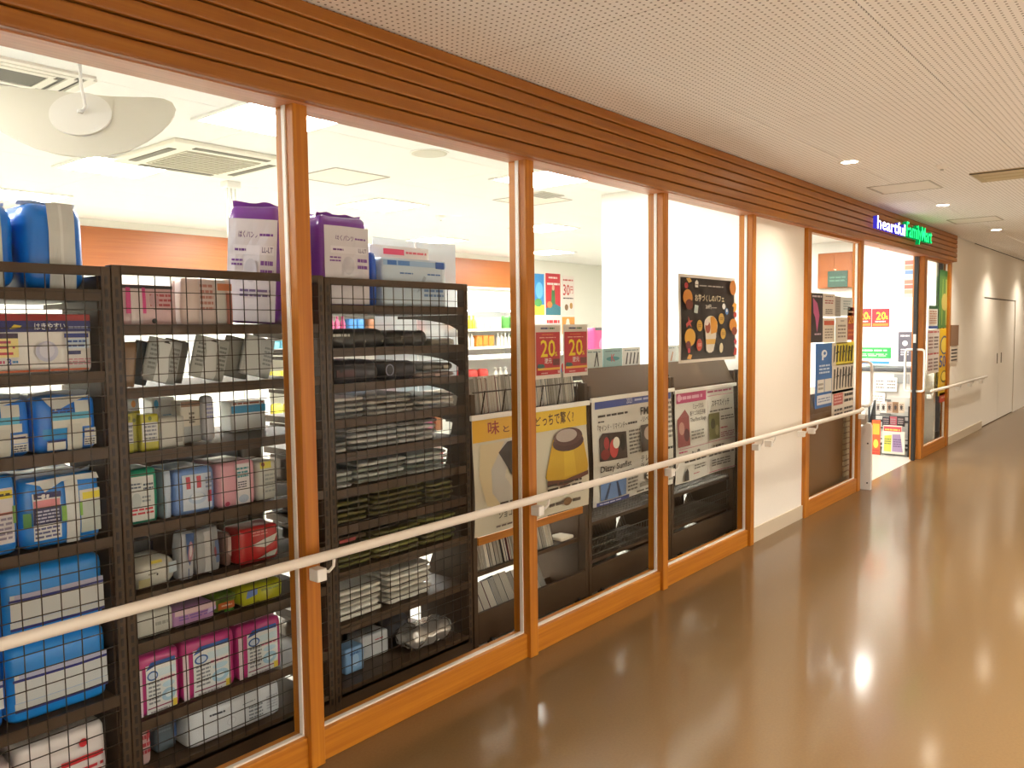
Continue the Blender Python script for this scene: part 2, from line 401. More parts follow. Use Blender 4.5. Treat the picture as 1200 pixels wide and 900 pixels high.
# entrance side panel: door-like sash with a taller frame
def sash(idx, xl, xr, st=.09):
    o = struct(empty('window_%d' % idx, (xl, 0, 0))); L = xr-xl
    MB().box(0, st, -.012, .06, 0, FBOT).build('frame_stile', W_Z, o, .004); MB().box(L-st, L, -.012, .06, 0, FBOT).build('frame_stile', W_Z, o, .004)
    MB().box(st, L-st, -.005, .055, 0, .13).build('bottom_rail', W_X, o, .003)
    MB().box(st, L-st, -.005, .055, FBOT-.03, FBOT).build('top_rail', W_X, o)
    MB().box(st, L-st, .025, .033, .132, FBOT-.03).build('glass_pane', M_GLASS, o)
    for a in (st, L-st-.007): MB().box(a, a+.007, .018, .04, .13, FBOT-.03).build('glazing_seal', mat('#F3EFE8', .4), o)
    MB().box(st, L-st, .018, .024, .13, .138).build('bottom_seal', mat('#F3EFE8', .4), o)
    return o
sash(6, 6.72, 8.2); sash(7, 10.52, 11.93, .12)
# sliding door leaf at the right of the opening
dr = struct(empty('door_3', (10.30, 0, 0)))
MB().box(0, .06, .01, .05, .01, FBOT-.02).build('door_stile', M_BLACK, dr)
MB().box(.06, .3, .02, .028, .01, FBOT-.02).build('glass_pane', M_GLASS, dr)
MB().box(.15, .2, .06, .1, .0, FBOT).build('wood_jamb', W_Z, dr)
for s in (-1, 1):
    y0 = .03+s*.02; y1 = .03+s*.105
    pts = [(.03, y0, .83), (.03, y1-s*.03, .83), (.03, y1-s*.008, .84), (.03, y1, .87), (.03, y1, 1.28), (.03, y1-s*.008, 1.31), (.03, y1-s*.03, 1.32), (.03, y0, 1.32)]
    mb = MB().tube(pts, .014, 10); mb.smooth = True; mb.build('pull_handle', M_WHITE, dr)
MB().box(-.004, .0, .015, .045, 1.40, 1.5).build('lock_plate', M_METAL, dr)
# left leaf, slid behind the side panel: only its stile, handle and guard post show
dl = struct(empty('door_4', (8.22, 0, 0)))
MB().box(0, .05, .06, .1, .01, FBOT-.02).build('door_stile', W_Z, dl)
pts = [(-.02, -.02, .83), (.03, -.06, .83), (.07, -.075, .86), (.075, -.075, 1.2), (.06, -.07, 1.24), (.02, -.05, 1.26), (.02, .06, 1.26)]
mb = MB().tube(pts, .014, 10); mb.smooth = True; mb.build('pull_handle', M_WHITE, dl)
gp = thing('door_guard', 'white steel guard panel standing at the left of the shop doorway', 'guard', (8.26, -.005, 0))
MB().prism([(-.085, 0), (.06, 0), (.06, .62), (.0, .62), (-.03, .66), (-.07, .66), (-.085, .63)], 0, .045, 'x').build('panel', mat('#E3E1DC', .35), gp, .004)
for zz in (.07, .46): MB().lathe([(.008, 0), (.008, .004)], 10, (0, 0, 0)).build('bolt', M_BLACK, gp).matrix_local = Matrix.Translation((-.001, -.055, zz)) @ Matrix.Rotation(-math.pi/2, 4, 'Y')
MB().box(.0, .05, -.04, .03, .64, .74).build('end_cap', mat('#BDB9B2', .4), gp, .006)
# door track sensor
sn = thing('door_sensor', 'small black sensor over the shop doorway', 'sensor', (9.3, .1, FBOT+.0))
MB().prism([(-.1, 0), (.1, 0), (.07, .05), (-.07, .05)], -.03, .03, 'y').build('housing', M_BLACK, sn); MB().box(-.05, .05, -.034, -.03, .01, .03).build('lens', mat('#3A3A44', .1), sn)

# ---- handrails
def handrail(label, pts, brackets):
    t = thing('handrail', label, 'handrail', (pts[0][0], -.07, 0))
    O = Vector((pts[0][0], -.07, 0))
    mb = MB().tube([Vector(p)-O for p in pts], .0185, 12); mb.smooth = True; mb.build('rail', M_RAIL, t)
    for bxx in brackets:
        b = MB().box(bxx-O.x-.021, bxx-O.x+.021, .005, .058, .713, .76).build('bracket', M_WHITE, t, .004)
        mb = MB().tube([(bxx-O.x+.012, .03, .745), (bxx-O.x+.035, .012, .742), (bxx-O.x+.05, .004, .76), (bxx-O.x+.05, 0, .79)], .006, 8); mb.smooth = True
        mb.build('bracket_arm', M_WHITE, b)
handrail('long cream handrail running in front of the shop windows', [(-.9, -.07, .806), (2, -.07, .806), (7.9, -.07, .806), (8.0, -.065, .808), (8.08, -.055, .815)], [-.845, .46, 1.765, 3.062, 4.368, 5.65, 5.88, 6.55, 6.78, 8.12])
handrail('short cream handrail on the corridor wall beyond the shop', [(10.72, -.07, .806), (14.15, -.07, .806)], [10.76, 12.3, 13.1, 13.9])

# ---- corridor downlights (each with its lamp)
def downlight(x, y, label, k=1., col=(1, .90, .76)):
    t = thing('downlight', label, 'downlight', (x, y, CEIL), group='round ceiling downlights of the corridor')
    mb = MB().lathe([(.055, -.004), (.075, -.004), (.078, 0)], 24, cap=False); mb.build('trim_ring', M_WHITE, t)
    MB().lathe([(.054, -.002), (.054, 0)], 24).build('lamp_face', emis('#FFF0D6', 60, 'lamp_face'), t)
    ld = bpy.data.lights.new('downlight_lamp', 'SPOT'); ld.energy = DOWN_W*k; ld.color = col; ld.spot_size = math.radians(125); ld.spot_blend = .9; ld.shadow_soft_size = .05
    lo = bpy.data.objects.new('downlight_lamp', ld); COL.objects.link(lo); lo.parent = t; lo.location = (0, 0, -.02)
lab = {6.0: 'lit ceiling downlight nearest the camera, above the white pier', 8.8: 'lit ceiling downlight above the glowing shop sign', 11.6: 'lit ceiling downlight past the end of the wooden fascia'}
for k in range(9):
    x = .4+2.8*(k-1)
    if x < 5: continue
    l = [v for a, v in lab.items() if abs(a-x) < .1]
    downlight(x, -.56, l[0] if l else 'lit ceiling downlight deep in the corridor')
for k in range(9): downlight(.4+2.8*(k-1), -3.2, 'added fill downlight, out of view along the far side of the corridor', 8.5 if k < 4 else 3.0, (1, .985, .965) if k < 4 else (1, .92, .8))  # unseen second row, added to brighten the product fronts and near ceiling
# ceiling hatches, vent slot, detector
def hatch(x, y, s, label, z=CEIL, col='#EDE8E0', grp=None):
    t = thing('ceiling_hatch', label, 'hatch', (x, y, z), group=grp)
    mb = MB()
    for a in (-1, 1): mb.box(-s, s, a*s-.008, a*s+.008, -.004, 0); mb.box(a*s-.008, a*s+.008, -s+.008, s-.008, -.004, 0)
    mb.build('frame', mat('#B5ADA2', .5), t); MB().box(-s+.012, s-.012, -s+.012, s-.012, -.002, 0).build('panel', mat(col, .8), t)
hatch(7.44, -.56, .235, 'square access hatch in the corridor ceiling left of the shop sign'); hatch(10.33, -.56, .235, 'square access hatch in the corridor ceiling right of the shop sign')
t = thing('air_grille', 'beige slot air grille in the corridor ceiling', 'grille', (7.36, -1.75, CEIL))
MB().box(-.25, .25, -.65, .65, -.006, 0).build('frame', mat('#B9A983', .6), t)
for k in range(3): MB().box(-.2+.15*k, -.1+.15*k, -.6, .6, -.009, -.006).build('louvre', mat('#C8B994', .6), t)
MB().box(-.25, -.235, -.65, .65, -.012, -.006).build('slot_edge', mat('#4A4032', .8), t)
t = thing('smoke_detector', 'small round detector on the corridor ceiling', 'detector', (6.6, -1.02, CEIL)); mb = MB().lathe([(.02, -.03), (.035, -.02), (.05, -.006), (.05, 0)], 16); mb.smooth = True; mb.build('body', M_WHITE, t); MB().lathe([(.012, -.04), (.012, -.03)], 10).build('sensor_tip', M_METAL, t)

# ---- illuminated sign letters
sg = thing('shop_sign', 'glowing white and green letter sign on the wooden fascia', 'sign', (8.25, -.075, FBOT))
def letters(name, body, x0, x1, z0, z1, depth, face, side):
    V, Fs = text_mesh(body, .004); mb = MB(); n = len(V)
    V3 = [(x0+(x1-x0)*a, z0+(z1-z0)*b) for a, b in V]
    fm = MB(); fm.v = [(a, -depth, b) for a, b in V3]; fm.f = list(Fs)
    o = bpy.data.objects.new(name, fm.mesh(name, face)); COL.objects.link(o); o.parent = sg
    ed = {}
    for f in Fs:
        for a, b in zip(f, f[1:]+f[:1]): ed[(a, b)] = ed.get((a, b), 0)+1
    sm = MB(); sm.v = [(a, -depth+.001, b) for a, b in V3]+[(a, 0, b) for a, b in V3]
    for a, b in ed:
        if (b, a) not in ed: sm.f.append((a, b, n+b, n+a))
    s = bpy.data.objects.new('letter_sides', sm.mesh('letter_sides', side)); COL.objects.link(s); s.parent = o
letters('white_letters', 'heartful', -.0, .98, .115, .235, .04, emis('#F4F0FF', 5, 'sign_white'), emis('#4438C8', .9, 'sign_white_side'))
letters('green_letters', 'FamilyMart', 1.04, 2.12, .07, .275, .04, emis('#2AF07C', 2.2, 'sign_green'), emis('#0A8A44', 1.1, 'sign_green_side'))

# ================================================================== shop ceiling fittings
def panel_light(x, y, label):
    t = thing('ceiling_light', label, 'ceiling light', (x, y, CEIL), group='square ceiling lights of the shop'); s = .27
    mb = MB()
    for a in (-1, 1): mb.box(-s-.03, s+.03, a*(s+.015)-.015, a*(s+.015)+.015, -.012, 0); mb.box(a*(s+.015)-.015, a*(s+.015)+.015, -s, s, -.012, 0)
    mb.build('frame', M_WHITE, t); MB().box(-s, s, -s, s, -.008, -.003).build('diffuser', M_PANEL, t)
M_PANEL = emis('#FFFCF4', STORE_L, 'light_diffuser')
LAB = {(2, 0): 'square ceiling light beside the first window mullion', (3, 0): 'square ceiling light above the red discount posters', (3, 1): 'square ceiling light in the middle of the second window', (4, 1): 'square ceiling light deeper in, seen through the third window', (2, 1): 'square ceiling light behind the hanging pendant disc'}
for i in range(6):
    for j, y in enumerate((1.4, 3.25, 5.0)):
        x = -2.3+.1+2.4*i
        if x < -1.9 or (x > 11 and j == 0): continue
        panel_light(x, y, LAB.get((i, j), 'square ceiling light in the %s row of the shop ceiling, %s' % (('window side', 'middle', 'back')[j], ('at the left end', 'left of centre', 'left half', 'centre', 'right half', 'right end')[i])))
panel_light(10.4, .8, 'added square fill light on the ceiling just inside the shop doorway')  # extra panel off the light grid, added to brighten the doorway wall and its reflection
# cassette air conditioner
t = thing('air_conditioner', 'white ceiling cassette air conditioner inside the shop', 'air conditioner', (2.87, 2.58, CEIL))
MB().box(-.42, .42, -.42, .42, -.03, 0).build('cover', mat('#EDE8D8', .5), t, .008)
MB().box(-.26, .26, -.26, .26, -.036, -.03).build('intake_grille', mat('#C9C4B0', .6), t)
for k in range(11): MB().box(-.25, .25, -.25+.05*k-.004, -.25+.05*k+.004, -.041, -.036).build('grille_bar', mat('#B8B39F', .6), t)
for a, b in ((0, -1), (0, 1), (1, 0), (-1, 0)):
    if a == 0: MB().box(-.26, .26, b*.35-.025, b*.35+.025, -.034, -.03).build('air_slot', mat('#6B6759', .6), t)
    else: MB().box(a*.35-.025, a*.35+.025, -.26, .26, -.034, -.03).build('air_slot', mat('#6B6759', .6), t)
# supply vent at the upper left
t = thing('air_vent', 'square stepped air vent in the shop ceiling at upper left', 'vent', (1.42, 1.6, CEIL))
for k, s in enumerate((.24, .18, .12)):
    mb = MB()
    for a in (-1, 1): mb.box(-s, s, a*s-.02, a*s+.02, -.012+.003*k, 0); mb.box(a*s-.02, a*s+.02, -s+.02, s-.02, -.012+.003*k, 0)
    mb.build('vent_ring', mat('#E6E2D6', .5), t)
MB().box(-.24, .24, -.24, .24, -.002, 0).build('backing', mat('#6A675E', .7), t)
hatch(3.9, 2.45, .25, 'square access hatch in the shop ceiling, seen through the second window', CEIL, '#F1EDE1'); hatch(1.55, 4.4, .28, 'square access hatch in the shop ceiling above the blue packs', CEIL, '#F1EDE1')
hatch(5.75, 2.1, .25, 'square access hatch in the shop ceiling, seen left of the white column', CEIL, '#F1EDE1')
t = thing('ceiling_speaker', 'round grey ceiling speaker in the shop', 'speaker', (3.776, 1.39, CEIL)); MB().lathe([(.0, -.01), (.1, -.01), (.115, -.006), (.12, 0)], 28).build('grille', mat('#D3D0C0', .7), t); MB().lathe([(.118, -.004), (.13, -.004), (.13, 0), (.118, 0)], 28).build('rim', M_WHITE, t)
t = thing('air_grille', 'small grey grille in the shop ceiling near the white column', 'grille', (5.6, 1.85, CEIL)); MB().box(-.15, .15, -.1, .1, -.008, 0).build('frame', mat('#C9C6BA', .6), t)
for k in range(5): MB().box(-.13, .13, -.08+.04*k-.008, -.08+.04*k+.008, -.012, -.008).build('louvre', mat('#A9A699', .6), t)
t = thing('smoke_detector', 'small detector on the shop ceiling in the second window', 'detector', (5.9, 3.4, CEIL)); mb = MB().lathe([(.02, -.04), (.05, -.02), (.055, 0)], 16); mb.build('body', M_WHITE, t); MB().lathe([(.012, -.05), (.012, -.04)], 8).build('sensor_tip', M_METAL, t)
# cable drop with ceiling box
t = thing('cable_drop', 'white cables hanging from a ceiling box inside the shop', 'cable', (3.45, 3.22, CEIL))
MB().box(-.06, .06, -.05, .05, -.05, 0).build('ceiling_box', M_WHITE, t, .005)
for k in (-1, 0, 1):
    mb = MB().tube([(k*.035, 0, -.05), (k*.035, 0, -.4), (k*.03+.02, 0, -.75), (k*.02+.05, .02, -.9)], .006, 6); mb.smooth = True; mb.build('cable', M_WHITE, t)
# pendant disc
pc = Vector((1.444, 1.0, 2.5)); pn = Vector((-.5, -.7, .52)).normalized()
t = thing('pendant', 'wide off-white petal disc hanging from a rod at upper left', 'pendant', (pc.x, pc.y, pc.z))
out = [(0,218),(100,226),(200,235),(350,252),(470,262),(560,265),(640,266),(690,272),(725,287),(744,318),(735,345),(715,375),(680,410),(620,452),(540,492),(450,513),(350,518),(250,507),(150,480),(60,440),(0,405),(-80,350),(-135,300),(-150,262),(-130,232),(-80,218)]
V0 = [PN(a/3.6, 40+b/3.6, pc, pn)-pc for a, b in out]
mb = MB(); n = len(V0); mb.v = [tuple(v) for v in V0]+[tuple(v-pn*.006) for v in V0]; mb.f = [tuple(range(n)), tuple(range(2*n-1, n-1, -1))]+[(k, (k+1)%n, n+(k+1)%n, n+k) for k in range(n)]
mb.build('petal', mat('#DAD5C6', .6), t)
a1 = pn.cross(Vector((0,0,1))).normalized(); a2 = a1.cross(pn)
R1 = [pn*.008+(a1*math.cos(k*math.pi/16)+a2*math.sin(k*math.pi/16))*.115 for k in range(32)]
mb = MB(); mb.v = [tuple(v) for v in R1]+[tuple(v-pn*.007) for v in R1]; mb.f = [tuple(range(32)), tuple(range(63, 31, -1))]+[(k, (k+1)%32, 32+(k+1)%32, 32+k) for k in range(32)]
mb.build('hub_plate', mat('#E9E5DC', .5), t)
mb = MB().tube([(0, -.01, CEIL-2.5), (0, -.012, .12), (.01, -.02, .03), pn*.01], .007, 8); mb.smooth = True; mb.build('rod', M_WHITE, t)
mb = MB().lathe([(.012, 0), (.012, .012)], 12); o = mb.build('rod_tip', M_WHITE, t); o.location = pn*.01

# ================================================================== shelf units by the window
YB, YD = .25, .52           # mesh plane, shelf depth
def shelf_unit(label, x0, x1, decks, top, plate=False):
    t = thing('display_shelf', label, 'shelf', (x0, YB, 0)); L = x1-x0; uw = .03
    for a in (0, L-uw):
        u = MB().box(a, a+uw, 0, .045, 0, top).build('upright', M_BROWN, t, .002)
        mb = MB()
        z = .06
        while z < top-.04: mb.box(a+uw*.35, a+uw*.65, -.0012, .004, z, z+.026); z += .04
        mb.build('slot_row', M_BROWND, u)
    if plate: MB().box(L-uw-.006, L-uw, .02, .30, .05, top-.03).build('end_panel', M_BROWN, t)
    MB().box(uw, L-uw, 0, .02, top-.03, top).build('top_rail', M_BROWN, t, .002)
    for k, z in enumerate(decks):
        s = MB().box(uw, L-uw, 0.004, YD, z-.028, z).box(uw, L-uw, .0, .004, z-.03, z+.006).build('shelf_deck', M_BROWN, t)
        if z < .15: continue
        for a in (uw, L-uw-.004):
            pr = [(.004, z-.03), (YD*.9, z-.03), (YD*.9, z-.045)]+[(.03+(YD*.87-.03)*(1-math.sin(q*math.pi/2/6)), z-.045-.075*(1-math.cos(q*math.pi/2/6))) for q in range(7)]+[(.004, z-.13)]
            MB().prism(pr, a, a+.004, 'x').build('bracket', M_BROWN, s)
    MB().box(uw, L-uw, .0, .02, .02, .09).build('base_board', M_BROWN, t)
    mb = MB(); r = .0014; z0, z1 = .09, top-.03
    n = int((L-2*uw)/.055); 
    for k in range(n+1):
        x = uw+(L-2*uw)*k/n; mb.box(x-r, x+r, -.004, -.004+2*r, z0, z1)
    n = int((z1-z0)/.055)
    for k in range(n+1):
        z = z0+(z1-z0)*k/n; mb.box(uw, L-uw, -.0068, -.004, z-r, z+r)
    mb.build('wire_mesh', M_WIRE, t)
U1 = (.352, 1.198); U2 = (1.202, 2.045); U3 = (2.049, 2.897)
D1 = [.10, .411, .949, 1.245, 1.494, 1.757]; D2 = [.10, .29, .563, .73, .964, 1.214, 1.433, 1.644]; D3 = [.10, .373, .602, .796, .951, 1.102, 1.245, 1.394, 1.543, 1.722]
shelf_unit('brown wire-backed display shelf holding blue diaper packs', *U1, D1, 1.838, True); shelf_unit('brown wire-backed display shelf with pink and yellow packages', *U2, D2, 1.845); shelf_unit('brown wire-backed display shelf with folded garments in bags', *U3, D3, 1.84)
YF = .287
BLUE = '#1E86D8'; SIL = '#C9CCCB'; WHT = '#EDEEEE'; NAVY = '#232A6E'
def fit(x0, x1):          # keep a package between the uprights of its unit
    for a, b in (U1, U2, U3):
        if a < (x0+x1)/2 < b: return max(x0, a+.04), min(x1, b-.05)
    return x0, x1
def on(deck, pl, pr, pt, pb): x0, x1, zt = pbox(pl, pr, pt, pb, YF); return (*fit(x0, x1), deck, zt)
# ---- first unit
blue_top = [('r', .36, .0, .80, 1., SIL), ('r', .55, .0, .60, .98, '#DADDDC')]
pack('diaper_pack', 'blue plastic diaper pack with wide silver stripe standing on top shelf', 'diaper pack', *on(1.757, 33, 124, 239, 330), YF+.02, .30, '#1578E0', .045, .012, .006, blue_top, fin=.012, fincol='#DCE6F0')
pack('diaper_pack', 'blue plastic diaper pack cut by the left edge on top shelf', 'diaper pack', P(-70, 330, YF).x, P(23, 330, YF).x, 1.757, P(0, 236, YF).z, YF+.02, .30, '#1578E0', .045, .012, .006, blue_top, fin=.012, fincol='#DCE6F0')
pack('diaper_pack', 'clear film wrapped diaper pack between the two blue top packs', 'diaper pack', P(22, 330, .6).x, P(42, 330, .6).x, 1.757, P(34, 246, .6).z, .63, .06, '#D5DADF', .03, .006, .006)
pack('diaper_pack', 'wide white diaper pack with navy banner and yellow panel', 'diaper pack', *fit(P(-75, 440, YF).x, P(117, 436, YF).x), 1.494, P(60, 368, YF).z, YF, .30, '#E7E5E4', .02, .004, .002, [
    ('r', .02, .88, .985, .985, '#9A2B2B'), ('r', .02, .70, .985, .88, NAVY), ('t', 'はきやすい!', .60, .735, .82, .845, '#EDF2F8'), ('l', .83, .74, .97, .80, 1, '#C8D0F0'), ('p', [(.44, .75), (.47, .82), (.52, .80), (.50, .76)], '#E8D24A'),
    ('r', .02, .45, .49, .68, '#3A2A48'), ('r', .02, .30, .49, .60, '#EFDF9A'), ('l', .05, .42, .47, .58, 2, '#B7455B'), ('l', .05, .32, .47, .40, 1, '#C24A58'), ('t', '3', .41, .17, .44, .28, '#2B4FB8'), ('l', .22, .18, .40, .27, 1, '#C94A78'), ('l', .445, .19, .49, .26, 1, '#2F86CF'),
    ('e', .67, .38, .075, .17, '#BFC3DC'), ('e', .67, .40, .05, .13, '#D8DAEA'), ('r', .79, .60, .96, .67, '#2B3A8C'), ('r', .80, .42, .96, .58, '#CFE0F0'), ('l', .81, .43, .95, .575, 2, '#27509C'), ('r', .81, .32, .90, .38, '#2B2F6A'), ('l', .80, .14, .97, .26, 3, '#C98A98'), ('r', .02, .055, .95, .09, '#C4602E')])
def small_blue(label, x0, x1, z0, z1):
    z1 = min(z1, 1.425); pack('diaper_pack', label, 'diaper pack', x0, x1, z0, z1, YF, .26, '#1A7CE8', .022, .012, .010, [
        ('p', [(.12, .98), (.9, .99), (.55, .86), (.3, .74), (.2, .86)], '#C4CACC'), ('r', .62, .70, .86, .90, '#C9CFCF'), ('r', .25, .56, .85, .70, '#58B4DC'), ('r', .24, .44, .88, .58, '#D0D2CC'), ('r', .48, .04, .72, .50, '#C6C9C4'), ('r', .10, .26, .47, .44, '#2A96E0'),
        ('r', .16, .06, .45, .22, '#D8DBD8'), ('r', .17, .20, .45, .235, NAVY), ('r', .75, .25, .95, .40, '#D5D8D8'), ('r', .74, .33, .92, .36, '#20308C'), ('r', .74, .10, .95, .24, '#CFD3D2'), ('l', .75, .10, .93, .22, 3, '#2A3560'), ('l', .22, .70, .58, .80, 2, '#34406E')], fin=.02)
small_blue('blue and silver diaper pouch second from the left on the middle shelf', *on(1.245, 41, 118, 455, 530))
small_blue('blue and silver diaper pouch at the left edge of the middle shelf', P(-60, 535, YF).x, P(36, 535, YF).x, 1.245, P(0, 458, YF).z)
pack('diaper_pack', 'blue pouch with white centre stripe and navy text label', 'diaper pack', *on(.949, 27, 124, 548, 640)[:3], 1.172, YF, .26, '#1C8CF0', .022, .012, .010, [
    ('p', [(.05, .96), (.5, .99), (.95, .99), (.98, .90), (.45, .93), (.28, .80), (.22, .90)], '#CDD3D6'), ('r', .52, .03, .69, .92, '#D3D9DC'), ('r', .70, .55, .98, .76, '#D8D8D2'), ('r', .74, .62, .98, .72, '#E5D838'), ('r', .70, .14, .98, .58, '#B9C4C2'), ('r', .46, .36, .52, .58, '#7DB34A'), ('r', .69, .40, .73, .60, '#7DB34A'), ('r', .0, .34, .09, .54, '#4E8F4E'),
    ('r', .11, .14, .45, .80, '#DADCE0'), ('r', .13, .72, .46, .80, '#2B2C66'), ('r', .12, .60, .44, .70, '#D98A96'), ('r', .11, .36, .45, .59, '#292B5E'), ('l', .14, .38, .43, .57, 4, '#B9BDD8'), ('l', .12, .16, .43, .33, 3, '#5A5F90')], fin=.025)
pack('diaper_pack', 'blue pouch with pale label and yellow strip at left edge', 'diaper pack', P(-70, 650, YF).x, P(22, 650, YF).x, .949, 1.195, YF, .26, '#1C8CF0', .02, .010, .006, [
    ('r', .45, .16, .95, .85, '#D9D4DA'), ('r', .47, .72, .94, .82, '#E2D23A'), ('l', .5, .74, .92, .80, 1, '#4A4630'), ('r', .47, .52, .95, .55, '#B4503C'), ('l', .48, .20, .93, .5, 5, '#8A7F98'), ('r', .93, .40, .99, .62, '#6BA04A')])
bigblue = [('r', .06, .30, .985, .66, '#D2D8DC'), ('r', .10, .60, .985, .66, '#B9BEDC'), ('r', .045, .565, .985, .60, '#232A7E'), ('r', .05, .18, .985, .22, '#232A7E'), ('r', .05, .22, .985, .30, '#CDD4D9')]
z_mid = .411+(.949-.411)*.46
pack('diaper_pack', 'large blue and white diaper pack, lower of the stacked pair', 'diaper pack', *fit(P(10, 830, YF).x, P(131, 800, YF).x), .411, z_mid, YF, .34, '#1A90EE', .03, .008, .004, bigblue)
pack('diaper_pack', 'large blue and white diaper pack, upper of the stacked pair', 'diaper pack', *fit(P(5, 745, YF).x, P(128, 715, YF).x), z_mid+.012, .902, YF, .34, '#1A90EE', .03, .008, .004, bigblue)
pack('diaper_pack', 'large blue diaper pack at the left edge, lower of its stack', 'diaper pack', P(-120, 830, YF).x, P(6, 830, YF).x, .411, z_mid, YF, .34, '#1A84E6', .03, .008, .004, bigblue[:3])
pack('diaper_pack', 'large blue diaper pack at the left edge, upper of its stack', 'diaper pack', P(-120, 745, YF).x, P(-2, 745, YF).x, z_mid+.008, .895, YF, .34, '#1A84E6', .03, .008, .004, bigblue[:3])
pack('tissue_pack', 'crinkled white pack with red print at the bottom of blue diaper shelf', 'pack', P(22, 900, YF).x, P(124, 880, YF).x, .10, .335, YF, .26, '#E6DEDC', .02, .006, .010, [('r', .45, .55, .95, .62, '#CE2F36'), ('l', .30, .30, .95, .48, 2, '#C9343C'), ('e', .72, .80, .05, .06, '#CE2F36'), ('r', .05, .05, .9, .12, '#C9343C')])
pack('tissue_pack', 'dark red pack behind the crinkled white pack', 'pack', *fit(P(75, 850, .57).x, P(122, 850, .57).x), .10, .37, .575, .05, '#B8323A', .02, .006, .008)
pack('tissue_pack', 'pale pink pack with blue corner at bottom left', 'pack', P(-80, 900, YF).x, P(18, 900, YF).x, .10, .30, YF, .26, '#E3CFCB', .02, .006, .008, [('r', .75, .1, .97, .45, '#2F5DB8'), ('l', .1, .5, .9, .8, 3, '#C9444A')])
# ---- second unit, from the top
def onY(deck, pl, pr, pt, pb, y): x0, x1, zt = pbox(pl, pr, pt, pb, y); return (*fit(x0, x1), deck, zt)
pack('underwear_pack', 'pink trimmed clear garment pack with dark hanger bar', 'garment pack', *onY(1.644, 129, 204, 334, 380, .31), .31, .05, '#D8B4B8', .01, .004, .004, [('r', .0, .9, .98, .98, '#3C3436'), ('r', .14, .3, .22, .92, '#D84A8C'), ('r', .42, .3, .48, .92, '#D84A8C'), ('r', .22, .05, .42, .9, '#D9C9CA'), ('l', .55, .45, .95, .8, 3, '#B85A62'), ('r', .6, .40, .98, .43, '#3C2A2C'), ('e', .62, .12, .05, .06, '#2C2020'), ('e', .62, .62, .09, .16, '#C8A0A8')])
pack('underwear_pack', 'beige clear garment pack with brown print beside the pink one', 'garment pack', *onY(1.644, 214, 273, 327, 380, .31), .31, .05, '#D9C4BE', .01, .004, .004, [('r', .3, .02, .62, .95, '#CFC0BE'), ('l', .33, .3, .6, .9, 5, '#B07A70'), ('r', .63, .05, .84, .98, '#C9C9C8'), ('r', .68, .75, .98, .9, '#C87A50'), ('r', .86, .0, .98, .7, '#A86A5A')])
pack('underwear_pack', 'pale glossy garment sleeve leaning between pink and beige packs', 'garment pack', *onY(1.644, 198, 210, 330, 380, .37), .37, .05, '#E6CFC8', .01, .004, .004, lean=.12)
# purple bags
def purple(label, x0, x1, z0, z1, y, rz, lean=0):
    pack('diaper_bag', label, 'diaper bag', x0, x1, z0, z1, y, .22, '#7A3A9C', .03, .010, .010, [('r', .03, .02, .985, .88, '#D8D4DC'), ('t', 'はくパンツ', .25, .72, .62, .78, '#5A2A7C'), ('l', .65, .73, .92, .77, 1, '#7A4A9C'), ('r', .14, .58, .94, .66, '#E4E0E8'), ('l', .18, .60, .40, .64, 1, '#6A3A8C'), ('t', 'LL-LT', .72, .60, .92, .645, '#4A3A70'), ('l', .12, .48, .34, .55, 2, '#7A4A9C'), ('l', .70, .40, .94, .55, 2, '#7A4A9C'), ('e', .5, .45, .13, .10, '#C4C2CC'), ('l', .3, .22, .9, .3, 2, '#6E5A88')], fin=.02, fincol='#8A4AA8', rz=rz, lean=lean)
purple('purple and white diaper bag tilted on the shelf left of the first mullion', 1.70, 1.90, 1.646, 2.11, .40, -.85, .06)
purple('white fronted purple diaper bag right of the first mullion', P(378, 330, .3).x, P(432, 330, .3).x, 1.724, P(404, 254, .3).z, .30, 0)
pack('diaper_bag', 'deep purple diaper bag half hidden behind the first mullion', 'diaper bag', 2.08, 2.28, 1.724, 2.14, .56, .10, '#6A2C90', .03, .012, .01, [('r', .2, .45, .5, .7, '#B9A0CC'), ('l', .55, .3, .9, .8, 5, '#B9A0CC')])
pack('pad_box', 'light blue carton of pads on top of the garment shelf', 'carton', P(449, 330, .3).x, P(522, 330, .3).x, 1.724, P(486, 304, .3).z, .30, .2, '#CBDCEC', .006, .002, .001, [('r', .0, .84, 1, .95, '#9FC0E4'), ('r', .06, .85, .2, .94, '#3E6FBE'), ('r', .22, .85, .4, .94, '#5A88CC'), ('r', .82, .82, .97, .96, '#2E5CB0'), ('l', .24, .66, .45, .72, 1, '#4A74B8'), ('l', .68, .66, .9, .72, 1, '#4A74B8'), ('p', [(.5, .3), (.56, .35), (.66, .62), (.62, .66)], '#A9B9CC'), ('l', .62, .2, .95, .5, 3, '#6E8EBE')])
pack('pad_box', 'strong blue soft pack squeezed beside the light blue carton', 'carton', P(434.5, 330, .33).x, P(442, 330, .33).x, 1.724, P(441, 296, .33).z, .33, .2, '#2E62C4', .02, .006, .006)
pack('pad_box', 'white carton with pink strip behind the light blue carton', 'carton', P(432, 330, .6).x, P(500, 330, .6).x, 1.724, P(470, 290, .6).z, .58, .08, '#E9E4E6', .005, .001, .001, [('r', .2, .86, .55, .95, '#E0506E'), ('l', .58, .87, .95, .94, 1, '#D86A7A')])
